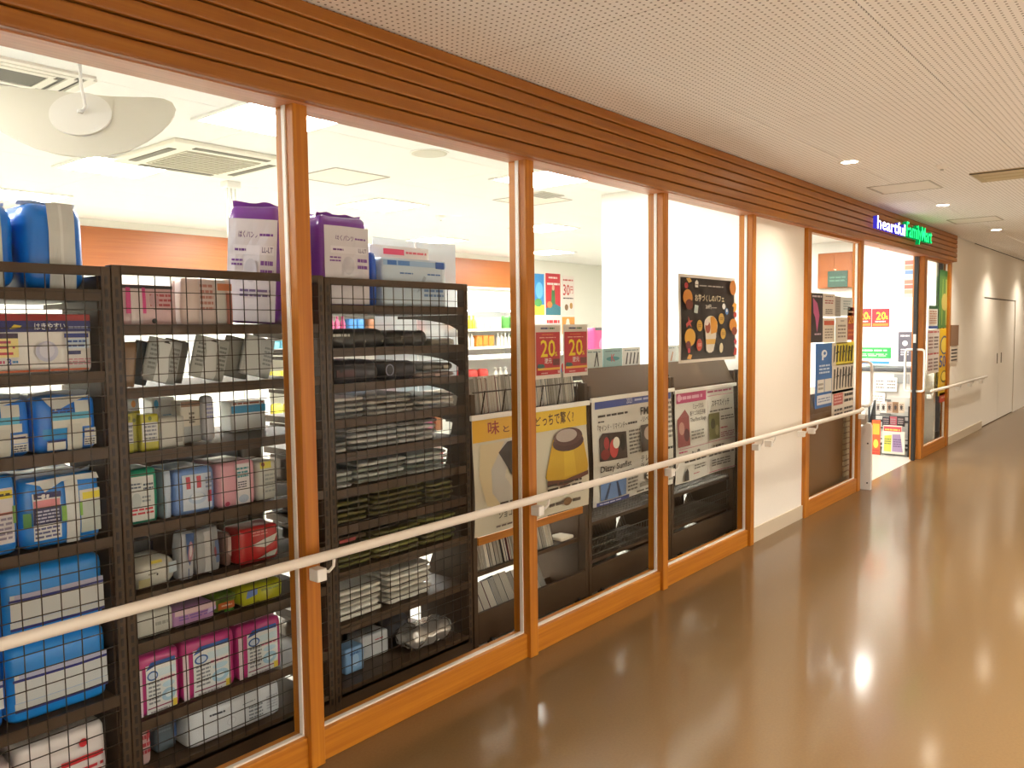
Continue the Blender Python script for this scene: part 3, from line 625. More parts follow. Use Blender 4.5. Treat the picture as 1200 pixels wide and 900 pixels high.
# second row: grey hanging cards leaning to the right
cards = [(140, 158, '#8A6A48', 'tan card pack at the left end of the grey card row'), (150, 172, '#4E5658', 'dark slate card pack leaning in the grey card row'), (166, 206, '#9A9E9C', 'grey card pack with white header, leftmost of the pale pair'), (186, 214, '#6A675E', 'olive grey card pack leaning behind the pale pair'), (222, 262, '#A6AAA6', 'grey card pack with white header, second of the pale pair'), (258, 290, '#8E908A', 'medium grey card pack near the end of the card row'), (281, 316, '#B8BEC0', 'pale blue grey card pack at the right end of the card row')]
for k, (a, b, c, lb) in enumerate(cards):
    yk = [.31, .345, .285, .33, .285, .33, .30][k]; x0, x1, zt = pbox(a, b, 390, 450, yk)
    it = []
    if 'white header' in lb: it = [('p', [(.30, .02), (.68, .02), (.72, .15), (.62, .62), (.66, .98), (.22, .98), (.34, .62)], '#CDD2D2'), ('p', [(.40, .90), (.6, .90), (.55, .94), (.5, .95), (.45, .94)], '#3A3C3C'), ('l', .06, .25, .28, .85, 6, '#6E7270'), ('l', .70, .25, .92, .85, 6, '#6E7270')]
    elif 'pale blue' in lb: it = [('p', [(.1, .02), (.5, .02), (.6, .2), (.45, .98), (.02, .98)], '#C6CCCC'), ('l', .65, .3, .95, .8, 5, '#8A9092')]
    pack('card_pack', lb, 'card pack', x0, x1, 1.434, min(zt, 1.588), yk, .018, c, .006, .002, .002, it, lean=.24 if k else .1, n=5)
# third row
yg = '#B9B52A'
for a, b, lb in ((139, 157, 'yellow green medicine carton, left of the pair'), (166, 187, 'yellow green medicine carton, right of the pair')):
    pack('medicine_box', lb, 'carton', *on(1.214, a, b, 486, 528), YF, .06, yg, .003, .001, .0005, [('r', .06, .25, .94, .78, '#D4D6D2'), ('l', .15, .3, .85, .72, 4, '#7E8490'), ('e', .5, .89, .1, .06, '#6A7A2A')])
pack('medicine_box', 'narrow olive carton between the yellow green pair', 'carton', *on(1.214, 157.5, 165.5, 484, 528), YF+.02, .06, '#9C9A24', .003, .001, .0005, [('e', .5, .8, .25, .05, '#5C6420')])
pack('medicine_box', 'low grey carton with barcode beside the yellow green cartons', 'carton', *on(1.214, 188, 217, 489, 527), YF, .08, '#B7B7B0', .003, .001, .0005, [('r', .62, .18, .9, .34, '#8E8E88')])
pack('medicine_box', 'cream carton with brown top behind the low grey carton', 'carton', *onY(1.214, 213, 236, 470, 523, .36), .36, .07, '#CFC9B8', .003, .001, .0005, [('r', .02, .86, .98, .98, '#8C6A50'), ('l', .4, .45, .7, .75, 3, '#6E6658'), ('r', .02, .02, .98, .4, '#A9AEB0')])
pack('lotion_bottle', 'frosted grey bottle pack on the medicine shelf', 'bottle', *onY(1.214, 240, 254, 464, 520, .34), .34, .05, '#C9CAD2', .018, .001, .001, [('l', .2, .5, .8, .85, 4, '#8E90B8')], taper=.1)
pack('medicine_box', 'white carton with cyan band at the right of the medicine shelf', 'carton', *onY(1.214, 272, 312, 470, 516, .50), .5, .08, '#EEF2F4', .003, .001, .0005, [('r', .0, .62, 1, .86, '#3AA6DC'), ('l', .05, .88, .95, .98, 1, '#A05038')])
pack('medicine_box', 'white carton with orange and yellow label behind the yellow green cartons', 'carton', *onY(1.214, 140, 166, 468, 530, .55), .55, .08, '#F2F2EE', .003, .001, .0005, [('r', .0, .5, 1, .72, '#F0DC3A'), ('e', .3, .88, .1, .08, '#F0A050'), ('e', .7, .88, .1, .08, '#F0A050')])
pack('medicine_box', 'white carton with blue spot deep on the medicine shelf', 'carton', *onY(1.214, 182, 207, 466, 530, .55), .55, .08, '#F2F2EE', .003, .001, .0005, [('e', .12, .85, .1, .1, '#48B0E4'), ('l', .4, .5, .9, .62, 1, '#4A9AD4')])
# fourth row
pack('pad_pack', 'green edged pad pack with white front', 'pad pack', *on(.964, 138, 186, 551, 612), YF, .2, '#1F9478', .012, .006, .003, [('r', .02, .08, .84, .88, '#D3D8D8'), ('l', .05, .66, .4, .78, 2, '#5A6A80'), ('l', .46, .62, .82, .76, 2, '#4A5A70'), ('l', .03, .18, .82, .32, 2, '#C83A48'), ('e', .22, .45, .16, .14, '#B9C4C8'), ('l', .40, .40, .7, .54, 2, '#8E9AA6')])
pack('pad_pack', 'light blue pad pack with red mark on white label', 'pad pack', *on(.964, 206, 253, 549, 610), YF, .2, '#6E94D4', .014, .008, .006, [('r', .16, .12, .88, .88, '#C9D6EA'), ('r', .25, .58, .35, .84, '#C8485A'), ('r', .5, .58, .6, .84, '#C8485A'), ('l', .25, .70, .6, .74, 1, '#D0707E'), ('e', .5, .36, .22, .12, '#A9C0E0'), ('e', .5, .40, .16, .08, '#D4E0F0'), ('r', .76, .25, .86, .50, '#C0405A'), ('l', .70, .54, .88, .82, 3, '#7A8AB0')])
pack('pad_pack', 'white edged blue sleeve left of the light blue pad pack', 'pad pack', *onY(.964, 194, 202, 552, 612, .29), .29, .18, '#AFC2DA', .006, .003, .004)
pack('pad_pack', 'pink pad pack with white front panel', 'pad pack', *on(.964, 257, 300, 541, 602), YF, .2, '#E3A8B8', .014, .006, .004, [('r', .44, .04, .84, .94, '#E6E4EA'), ('l', .48, .62, .80, .88, 3, '#4E9AA4'), ('l', .48, .40, .74, .56, 3, '#4A4E68'), ('e', .64, .16, .14, .09, '#B4C4DC'), ('e', .2, .1, .06, .05, '#B83C60'), ('r', .05, .02, .1, .95, '#EFC9D2')])
pack('pad_pack', 'small white pack with yellow corner at the end of the pad shelf', 'pad pack', *on(.964, 303, 324, 540, 594), YF, .15, '#C6C8C2', .012, .006, .006, [('r', .1, .82, .7, .98, '#D8CE4A'), ('e', .25, .92, .1, .05, '#8A3A2A'), ('l', .3, .2, .9, .7, 5, '#9AA09E')])
# fifth row
pack('wipes_bag', 'round white wipes bag lying on the shelf above the handrail', 'wipes bag', *onY(.73, 149, 209, 655, 693, YF), YF, .16, '#D6D8D2', .045, .008, .008, [('r', .1, .12, .35, .42, '#B9B48A'), ('l', .3, .5, .5, .6, 1, '#8A8A80'), ('r', .38, .86, .62, .95, '#D8C84A'), ('e', .5, .5, .02, .04, '#2A2A2A'), ('r', .75, .45, .95, .8, '#BFD4E2')])
pack('shampoo_pouch', 'grey green pouch behind the round wipes bag', 'pouch', *onY(.73, 144, 182, 633, 690, .47), .48, .06, '#8C9096', .02, .006, .008, [('l', .1, .3, .4, .6, 2, '#5C7A4A'), ('r', .85, .1, 1, .9, '#2A2F5C')])
pack('shampoo_pouch', 'narrow navy and white pouch standing beside the wipes bag', 'pouch', *on(.73, 211, 228, 625, 686), YF, .06, '#B9BFC8', .012, .006, .006, [('p', [(.3, .98), (.9, .98), (.8, .55), (.62, .3), (.5, .4), (.35, .6)], '#27508C'), ('e', .62, .6, .16, .22, '#B98A98'), ('e', .62, .62, .09, .13, '#D8D0D8'), ('r', .5, .03, .56, .25, '#2A4A88')], lean=.05)
pack('shampoo_pouch', 'silver grey standing pouch in the middle of the shelf above the handrail', 'pouch', *on(.73, 234, 262, 621, 668), YF+.02, .05, '#A9ADB2', .012, .006, .006, [('p', [(.3, .05), (.62, .0), (.56, .25), (.7, .95), (.35, .95)], '#CBCDD0'), ('r', .78, .2, .95, .7, '#6A84B0'), ('e', .78, .45, .05, .12, '#A0545C')], lean=-.04)
pack('detergent_pack', 'red pack with white leaf shape above the handrail', 'pack', *on(.73, 281, 327, 617, 660), YF, .12, '#C3262C', .014, .006, .006, [('p', [(.25, .52), (.55, .62), (.95, .72), (.85, .5), (.6, .4)], '#E6E2E0'), ('p', [(.4, .12), (.7, .24), (.95, .28), (.85, .1)], '#C9D2CE'), ('l', .3, .75, .7, .9, 2, '#E08A86')])
pack('detergent_pack', 'small clear pack with red print left of the red pack', 'pack', *onY(.73, 264, 272, 625, 660, .33), .33, .1, '#9C7A72', .012, .004, .006, [('p', [(.3, .4), (.8, .3), (.8, .9), (.35, .95)], '#C9B4AE')])
# sixth row
pack('wet_tissue_tub', 'pale translucent tub with cream lid on the shelf below the handrail', 'tub', *on(.563, 154, 204, 716, 744), YF, .14, '#C3C5BE', .014, .003, .002, [('l', .50, .35, .85, .6, 1, '#9A9C96'), ('r', .48, .05, .5, .92, '#D6D8D2')])
pack('wet_tissue_pack', 'lilac printed wipes pack with pink top', 'pack', *on(.563, 204, 254, 710, 742), YF, .16, '#B98ABF', .018, .004, .006, [('r', .02, .7, .98, .95, '#D4B8BE'), ('l', .1, .4, .95, .68, 2, '#8A6AB8'), ('p', [(.75, .45), (.98, .55), (.98, .75), (.78, .7)], '#C9B4E0')])
pack('wet_tissue_pack', 'green and orange snack-like wipes bag on the shelf below the handrail', 'bag', *on(.563, 256, 283, 697, 728), YF+.03, .16, '#6B8A2A', .02, .006, .010, [('r', .15, .2, .85, .55, '#C86A32'), ('l', .3, .3, .75, .46, 1, '#E6D2B0'), ('r', .2, .62, .9, .95, '#4E6A2C'), ('r', .4, .02, .8, .15, '#4E9A30')])
pack('wet_tissue_pack', 'shiny yellow green bag at the right end below the handrail', 'bag', *on(.563, 285, 333, 684, 718), YF, .18, '#B9BE1E', .022, .008, .012, [('p', [(.05, .5), (.3, .62), (.32, .9), (.08, .85)], '#6E8ACC'), ('l', .4, .65, .9, .85, 1, '#8A9A3A'), ('e', .3, .25, .05, .06, '#8A8A1E')])
# seventh row: magenta packs
def magenta(label, a, b, pt, pb):
    pack('pad_pack', label, 'pad pack', *on(.29, a, b, pt, pb), YF, .17, '#C0357F', .012, .005, .004, [
        ('r', .0, .02, .10, .80, '#DCCBD4'), ('r', .18, .03, .90, .84, '#E2E6E6'), ('p', [(.18, .76), (.3, .82), (.88, .80), (.88, .88), (.3, .88)], '#2F5CA8'), ('r', .45, .62, .88, .74, '#CFE4EC'), ('e', .33, .66, .13, .08, '#3A66A8'), ('e', .33, .66, .10, .055, '#C9D8EA'), ('l', .50, .52, .86, .60, 1, '#D87A9A'), ('l', .22, .18, .5, .58, 6, '#8A9098'), ('e', .68, .28, .17, .11, '#A9D0E6'), ('e', .68, .28, .08, .05, '#DDEEF6'), ('e', .68, .46, .15, .05, '#BFDDEC'), ('r', .18, .12, .78, .14, '#8C2A5A'), ('r', .78, .05, .88, .17, '#E0C84A'), ('l', .24, .04, .7, .09, 1, '#9A9098')], fin=.016, fincol='#C8A0B4')
magenta('magenta pad pack with white label, leftmost of the three', 153, 212, 766, 832); magenta('magenta pad pack with white label, middle of the three', 215, 276, 746, 812); magenta('magenta pad pack with white label, rightmost of the three', 280, 330, 728, 790)
pack('flat_pouch', 'green pouch lying flat behind the leftmost magenta pack', 'pouch', *onY(.29, 165, 205, 748, 815, .48), .49, .06, '#4E8A3E', .02, .006, .006, [('l', .3, .7, .8, .85, 1, '#9AC08A')])
# bottom row
pack('pad_pack', 'large crinkled white pack on the bottom shelf under the magenta packs', 'pad pack', *onY(.10, 222, 330, 818, 868, YF)[:3], .238, YF, .22, '#D3D7DA', .02, .005, .007, [('l', .2, .72, .36, .82, 1, '#3A3E48'), ('l', .55, .70, .7, .75, 1, '#70757E'), ('l', .62, .2, .78, .6, 4, '#7E848C'), ('e', .42, .42, .05, .12, '#BFC4C8'), ('e', .42, .42, .04, .10, '#D3D7DA'), ('l', .82, .3, .95, .7, 5, '#A9AEB4')])
pack('pad_pack', 'slate grey pack standing left of the large white bottom pack', 'pad pack', *onY(.10, 184, 208, 832, 890, .36), .36, .16, '#5E6A72', .014, .005, .004, [('r', .8, .3, .98, .98, '#3A5A8C'), ('l', .1, .5, .7, .8, 3, '#7A868C')])
pack('pad_pack', 'small red and white crumpled pack at the bottom left of the pink shelf', 'pad pack', *onY(.10, 152, 177, 850, 890, .32), .32, .14, '#C9A9A6', .014, .005, .010, [('l', .1, .3, .9, .8, 3, '#B03A44'), ('p', [(.6, .6), (.9, .75), (.85, .9), (.65, .8)], '#B0303A')])

# ---- third unit: garments folded in clear bags
GM = {}
def garment(label, group, col, x, z, y, w=.27, h=.03, d=.3, rz=0., var=0, crk=.012):
    key = (col, w, h, d, var)
    if key not in GM: GM[key] = pack_mesh('garment_pack', w, d, h, mat(col, .28, coat=.3), h*.48, .004, crk, var*5.1+w*30, 12, 0., 24., .3)[0]
    o = bpy.data.objects.new('garment_pack', GM[key]); COL.objects.link(o); x = max(U3[0]+.042+w/2, min(U3[1]-.042-w/2, x)); o.location = (x, y, z+.0018); o.rotation_euler = (0, 0, rz); tag(o, label, 'garment pack', group); return o
X0 = U3[0]+.035
def tagpart(o, x, z, w, h, col, name='paper_tag'):
    mb = MB().box(x-w/2, x+w/2, -.008, -.004, z, z+h); p = mb.build(name, mat(col, .5), o); return p
# shelf 1: black bags
o = garment('black garment bag with white lettering on the upper garment shelf', None, '#2A2A26', 2.21, 1.543, YF, .32, .085, .3, 0, 1, .014); prints(o, .32, .085, lambda u, v: ((u-.5)*.32, -.012, v*.085), [('l', .02, .55, .3, .8, 1, '#B9B9B4'), ('e', .55, .35, .012, .06, '#A9A99A'), ('e', .85, .35, .012, .06, '#A9A99A')], off0=.008)
o = garment('long black garment bag right of the lettered one on the upper shelf', None, '#34322C', 2.545, 1.543, YF, .25, .075, .3, 0, 2, .014); tagpart(o, -.05, .03, .02, .02, '#8A8578')
o = garment('flattened clear grey garment bag at the right end of the upper shelf', None, '#8A8678', 2.76, 1.543, YF, .16, .035, .3, 0, 3, .012); tagpart(o, .05, .005, .03, .02, '#C9C4B4')
# shelf 2
o = garment('thick navy black garment bag at the left of the second garment shelf', None, '#211F24', 2.20, 1.394, YF, .28, .1, .3, 0, 4, .014); tagpart(o, -.06, .03, .1, .03, '#4A2A2C')
o = garment('dark navy garment bag with drawn white outline on the second shelf', None, '#26252E', 2.50, 1.396, YF, .2, .085, .3, 0, 5, .012); prints(o, .24, .085, lambda u, v: ((u-.5)*.24, -.012, v*.085), [('e', .12, .55, .1, .32, '#8A8CA0'), ('e', .12, .55, .08, .26, '#26252E')])
o = garment('clear pinkish garment bag in front on the second garment shelf', None, '#9A8880', 2.56, 1.396, YF-.004, .24, .025, .28, 0, 6); o.location.y = YF+.002; o.location.x = 2.715; tagpart(o, 0, .004, .03, .012, '#D8B8AE')
o = garment('crinkled grey garment bag lying on the pinkish one', None, '#6E6A62', 2.74, 1.426, YF+.01, .2, .035, .28, 0, 7, .012); tagpart(o, .04, .008, .03, .015, '#B9B4A8')
# shelves 3 to 5: stacks of clear packs
rg = random.Random(5)
def stack_row(z, cols, layers, hh, shades, label, group, top=None):
    for ci, (cx, w) in enumerate(cols):
        n = layers[ci]
        for k in range(n):
            garment(label, group, shades[(k+ci) % len(shades)], cx+rg.uniform(-.008, .008), z+k*hh+.0005, YF+rg.uniform(0, .012), w, hh-.007, .3, rg.uniform(-.02, .02), (k*3+ci) % 4, .012)
stack_row(1.246, [(2.18, .18), (2.43, .26), (2.71, .24)], [4, 4, 3], .024, ['#8E8F8C', '#B9B4AC', '#A3A29E', '#C9C3BA'], 'pale grey garment pack in the low stacks of the third garment shelf', 'garment packs on the third shelf')
stack_row(1.103, [(2.12, .085), (2.335, .27), (2.60, .24)], [2, 4, 4], .026, ['#BFC0BE', '#8E908E', '#C9C9C6', '#A9ABAB'], 'grey white garment pack in the stacks of the fourth garment shelf', 'garment packs on the fourth shelf')
stack_row(.952, [(2.13, .105), (2.365, .28), (2.65, .25)], [3, 4, 4], .025, ['#C4C8C6', '#8A938C', '#B4B9B6', '#6E766C'], 'grey green garment pack in the stacks of the fifth garment shelf', 'garment packs on the fifth shelf')
stack_row(.797, [(2.18, .19), (2.465, .30), (2.73, .16)], [4, 5, 4], .025, ['#5E5A2C', '#6A6634', '#4A4724', '#55521F'], 'olive brown garment pack in the stacks of the sixth garment shelf', 'garment packs on the sixth shelf')
stack_row(.603, [(2.19, .2), (2.45, .27), (2.72, .22)], [4, 5, 5], .026, ['#6A6A2E', '#5A5826', '#74743A', '#4C4A22'], 'mustard olive garment pack in the stacks of the seventh garment shelf', 'garment packs on the seventh shelf')
o = garment('brown garment pack with red tag on the seventh garment shelf', None, '#5C4A34', 2.20, .712, YF+.02, .17, .022, .26, .05, 2); tagpart(o, -.03, .002, .09, .014, '#A84444')
o = garment('blue and white folded pack on top of the olive stack', None, '#7E9AC4', 2.19, .899, YF+.03, .1, .014, .2, .1, 1); tagpart(o, .02, .006, .03, .015, '#E6EAF0')
stack_row(.374, [(2.22, .25), (2.52, .26)], [5, 6], .027, ['#D3D0C6', '#E0DED6', '#BEBBB0', '#CFCCC2'], 'white garment pack in the two stacks of the eighth garment shelf', 'garment packs on the eighth shelf')
# bottom of third unit
pack('medicine_box', 'light blue carton on the bottom garment shelf', 'carton', *onY(.10, 399, 420, 756, 790, .40), .36, .1, '#7EA6CE', .004, .002, .003, [('e', .5, .5, .2, .25, '#9CBEDC'), ('l', .2, .7, .8, .85, 1, '#4A6E9C')])
pack('medicine_box', 'dark blue grey carton left of the light blue one', 'carton', *onY(.10, 375, 394, 758, 790, .42), .38, .1, '#3A4656', .004, .002, .003, [('l', .2, .3, .8, .7, 3, '#56647A')])
pack('medicine_box', 'white carton with red mark on the bottom garment shelf', 'carton', *onY(.10, 420, 452, 742, 775, .44), .42, .1, '#C9CCCC', .004, .002, .003, [('l', .5, .7, .8, .8, 1, '#B0404A'), ('r', .1, .1, .4, .6, '#B4B9BC')])
pack('foil_bag', 'crumpled silver foil bag on the bottom garment shelf', 'bag', *onY(.10, 482, 533, 732, 762, .30), .29, .15, mat('#C4BFB8', .25, .7), .05, .010, .020, n=18, fr=38.)
pack('foil_bag', 'dark clear plastic bag behind the silver foil bag', 'bag', *onY(.10, 456, 482, 722, 765, .50), .50, .1, mat('#5A5A60', .25, coat=.5), .04, .010, .018, n=14, fr=30.)
# stock on the shop side of the lower shelves, seen dimly behind the window-side row
rs = random.Random(11)
def stock(U, z, ztop, where, cols):
    x = U[0]+.045
    while x < U[1]-.1:
        w = rs.uniform(.13, .2); x1 = min(x+w, U[1]-.045)
        c = rs.choice(cols); pack('stock_pack', 'plain package facing the shop, '+where, 'package', x, x1-.006, z, z+(ztop-z)*rs.uniform(.8, .9), .648, .11, c, .012, .003, .003, n=4, group='shop-side packages on the '+where)
        x = x1
BR = ['#6A5644', '#7A6A58', '#4E4640', '#5A6068', '#8A7A6A']
stock(U1, .411, .92, 'blue diaper shelf', ['#2A6AA8', '#3A6A98', '#8A98A4']); stock(U1, .10, .38, 'bottom of the blue diaper shelf', BR); stock(U1, .949, 1.215, 'middle of the blue diaper shelf', ['#2A6AA8', '#7A8A98'])
for a, b, nm in ((.10, .262, 'bottom tier'), (.29, .535, 'magenta tier'), (.563, .702, 'tier below the handrail'), (.73, .936, 'tier above the handrail'), (.964, 1.186, 'pad tier')): stock(U2, a, b, nm+' of pink package shelf', BR)
for a, b, nm in ((.10, .345, 'bottom tier'), (.602, .768, 'mustard tier'), (.796, .923, 'olive tier'), (.951, 1.074, 'grey green tier')): stock(U3, a, b, nm+' of garment shelf', BR)
# clear acrylic sheet beyond the third unit
t = thing('acrylic_sheet', 'milky clear plastic sheet standing behind the garment shelf end', 'sheet', (2.79, .84, 1.2))
def veil():
    m = bpy.data.materials.new('milky_acrylic'); m.use_nodes = True; n, l, b = nodes_of(m); b.inputs['Base Color'].default_value = lin('#DDE6EE'); b.inputs['Roughness'].default_value = .3; b.inputs['Alpha'].default_value = .62; return m
MB().box(.02, .64, 0, .004, .08, .91).build('sheet', veil(), t); MB().box(.32, .328, -.003, .007, .08, .91).build('joint_strip', mat('#F4F6F8', .3), t)
MB().box(.05, .6, -.04, .05, .0, .08).build('foot_rail', M_WHITE, t)
tb = thing('display_table', 'low white stand carrying the plastic sheet behind the garment shelf', 'stand', (2.79, .84, 0)); MB().box(.05, .62, -.04, .1, 1.16, 1.2).build('top', M_WHITE, tb)
for a in (.06, .57): MB().box(a, a+.04, -.02, .06, 0, 1.16).build('leg', M_WHITE, tb)

# ================================================================== magazine racks
RX = [2.905, 3.915, 4.915, 5.925]
def rack_frame(label, x0, x1, top):
    t = thing('magazine_rack', label, 'magazine rack', (x0, YB, 0)); L = x1-x0
    for a in (.004, L-.034): MB().box(a, a+.03, 0, .05, 0, top).build('upright', M_BROWN, t, .002)
    for a in (.034, L-.038): MB().prism([(.05, .04), (.42, .04), (.42, .2), (.30, .5), (.2, 1.0), (.12, top-.02), (.05, top-.02)], a, a+.004, 'x').build('side_panel', M_BROWN, t)
    MB().box(.034, L-.034, .0, .02, .03, .19).build('base_board', M_BROWN, t, .003)
    for a in (.12, L-.12):
        c = MB().lathe([(.022, 0), (.022, .02)], 12).build('caster', M_BLACK, t); c.matrix_local = Matrix.Translation((a, -.0, .022)) @ Matrix.Rotation(math.pi/2, 4, 'Y')
    return t, L
# rack with paperbacks
t, L = rack_frame('brown rack of paperbacks behind the yellow dessert banner', RX[0], RX[1], 1.3)
tiers = [(1.19, .30, .12), (.37, .33, .25), (.135, .36, .5)]
for k, (z, yy, sl) in enumerate(tiers):
    tn = math.tan(sl); ya, yb = yy-YB-.03, yy-YB+.15; za, zb = z+.03*tn, z-.15*tn
    s = MB().prism([(ya, za), (yb, zb), (yb, zb-.02), (ya, za-.02)], .04, L-.04, 'x').build('shelf_deck', M_BROWN, t)
    MB().box(.04, L-.04, yb, yb+.012, zb-.02, zb+.05).build('shelf_lip', M_BROWN, s)
mb = MB()
for k in range(6): xx = .1+.16*k; mb.tube([(xx, .02, 1.19), (xx+.03, .02, 1.31)], .004, 6)
mb.tube([(.04, .02, 1.305), (L-.04, .02, 1.305)], .004, 6); mb.build('wire_guard', M_WIRE, t)
MB().box(.05, L-.05, .006, .018, .535, .575).build('wood_strip', W_X, t)
PG = ['#A8A296', '#B8B1A4', '#98948C', '#C4BDB0', '#8C8880', '#AFA79A']; CV = ['#3A3A40', '#7A3030', '#C9C5BC', '#4A5A6A', '#8A8478', '#D8D2C6']
bk = {}
def book(label, group, x, y, z, w, h, d, tilt, ci):
    key = (round(w, 3), round(h, 3), ci)
    if key not in bk:
        c = MB().box(-w/2, -w/2+.0012, 0, d, 0, h).box(w/2-.0012, w/2, 0, d, 0, h).box(-w/2, w/2, d-.0012, d, 0, h)
        p = MB().box(-w/2+.0012, w/2-.0012, .003, d-.0012, .002, h-.002)
        bk[key] = (c.mesh('book', mat(CV[ci], .5)), p.mesh('page_block', mat(PG[ci], .8)))
    o = bpy.data.objects.new('book', bk[key][0]); COL.objects.link(o); o.location = (x, y, z+.002); o.rotation_euler = (tilt, 0, 0); tag(o, label, 'book', group)
    p = bpy.data.objects.new('page_block', bk[key][1]); COL.objects.link(p); p.parent = o
rb = random.Random(3)
for z, bh, yy, tilt, lb, gr, lim in ((1.19, .19, .30, -.12, 'paperback with pale page edges on the tier above the yellow banner', 'paperbacks on the top tier', 3.86), (.37, .2, .33, -.25, 'paperback with pale page edges on the tier below the yellow banner', 'paperbacks on the middle tier', 3.68), (.135, .16, .36, -.5, 'thick grey paperback leaning on the lowest tier of the rack', 'paperbacks on the bottom tier', 3.62)):
    x = RX[0]+.05
    while x < lim:
        w = rb.choice([.014, .018, .022, .03]) if z > .2 else rb.choice([.04, .055])
        if rb.random() < .12 and z < 1: x += .012
        book(lb, gr, x+w/2, yy, z+.001, w*.98, bh*rb.choice([.94, 1.0]), .11, tilt, rb.randrange(6)); x += w
pack('paper_stack', 'white paper sheaf lying on the middle tier of the paperback rack', 'paper', 3.70, 3.82, .39, .41, .29, .1, '#E4DCCB', .006, .002, .004)
# racks with magazines on the sloping top and wire baskets below
def mag_rack(label, x0, x1):
    t, L = rack_frame(label, x0, x1, 1.28)
    MB().prism([(.0, 1.20), (.015, 1.20), (.10, 1.375), (.085, 1.375)], .04, L-.04, 'x').build('sloping_panel', mat('#553F28', .5), t)
    MB().box(.06, L-.06, .41, .42, .0, 1.2).build('display_panel', M_BROWN, t)
    MB().box(.04, L-.04, .0, .015, .95, 1.20).build('back_panel', mat('#553F28', .5), t)
    MB().prism([(.085, 1.36), (.35, 1.30), (.35, 1.28), (.085, 1.34)], .04, L-.04, 'x').build('top_shelf', M_BROWN, t)
    for z in (.50, .27):
        MB().box(.04, L-.04, .03, .34, z-.07, z-.05).build('basket_shelf', M_BROWN, t)
        mb = MB(); n = 26
        for k in range(n+1): xx = .06+(L-.12)*k/n; mb.tube([(xx, .02, z+.08), (xx, .03, z-.04), (xx, .33, z-.04), (xx, .37, z+.06)], .0018, 4, False)
        for zz, yy in ((z+.08, .02), (z+.03, .025), (z-.02, .03), (z-.04, .15), (z+.06, .37)): mb.tube([(.05, yy, zz), (L-.05, yy, zz)], .0025, 4)
        mb.build('wire_basket', mat('#6E6A62', .35, .8), t)
mag_rack('brown magazine rack behind the blue headed concert listing', RX[1], RX[2]); mag_rack('brown magazine rack behind the pink headed concert listing', RX[2], RX[3])
pr = thing('side_post', 'slim brown post at the right end of the last magazine rack', 'post', (5.928, YB-.012, 0)); MB().box(-.0, .015, 0, .02, 0, 1.25).build('post', M_BROWN, pr); MB().box(-.0, .02, -.004, .028, 1.25, 1.285).build('cap', mat('#4A4038', .4), pr)
# magazines standing on the sloping top
mg = [('#C9D4D2', 'pale magazine with a thin black figure'), ('#8CB4B8', 'teal magazine with a red brush mark'), ('#D2D6D2', 'pale magazine with a row of black figures'), ('#C0C8C8', 'grey white magazine with dark strokes')]
x = 4.02
for k in range(7):
    c, lb = mg[k % 4]; w = .225
    it = [('l', .1, .8, .9, .9, 1, '#5A7A80')]
    if k % 4 == 0: it += [('p', [(.55, .1), (.60, .1), (.72, .85), (.66, .8)], '#1E2224'), ('p', [(.66, .8), (.72, .85), (.8, .1), (.76, .1)], '#1E2224')]
    elif k % 4 == 1: it += [('e', .5, .45, .35, .12, '#3E8A90'), ('t', 'K', .4, .3, .6, .7, '#B03A4A')]
    elif k % 4 == 2: it += [('p', [(.15+.2*j, .1), (.22+.2*j, .1), (.30+.2*j, .7), (.24+.2*j, .75)], '#22262A') for j in range(4)]
    else: it += [('p', [(.2, .1), (.3, .1), (.5, .7), (.42, .75)], '#3A4044'), ('p', [(.6, .1), (.68, .1), (.8, .6), (.75, .65)], '#B07A50')]
    lb2 = lb+(' on the left magazine rack' if x < 4.8 else ' on the right magazine rack') + (', further right' if k == 6 or k == 3 and False else '')
    if abs(x+w/2-4.915) < .14: x = 4.96
    poster('magazine', lb2, 'magazine', x, x+w*.97, 1.37, 1.49, .36, c, it, thick=.006); x += w
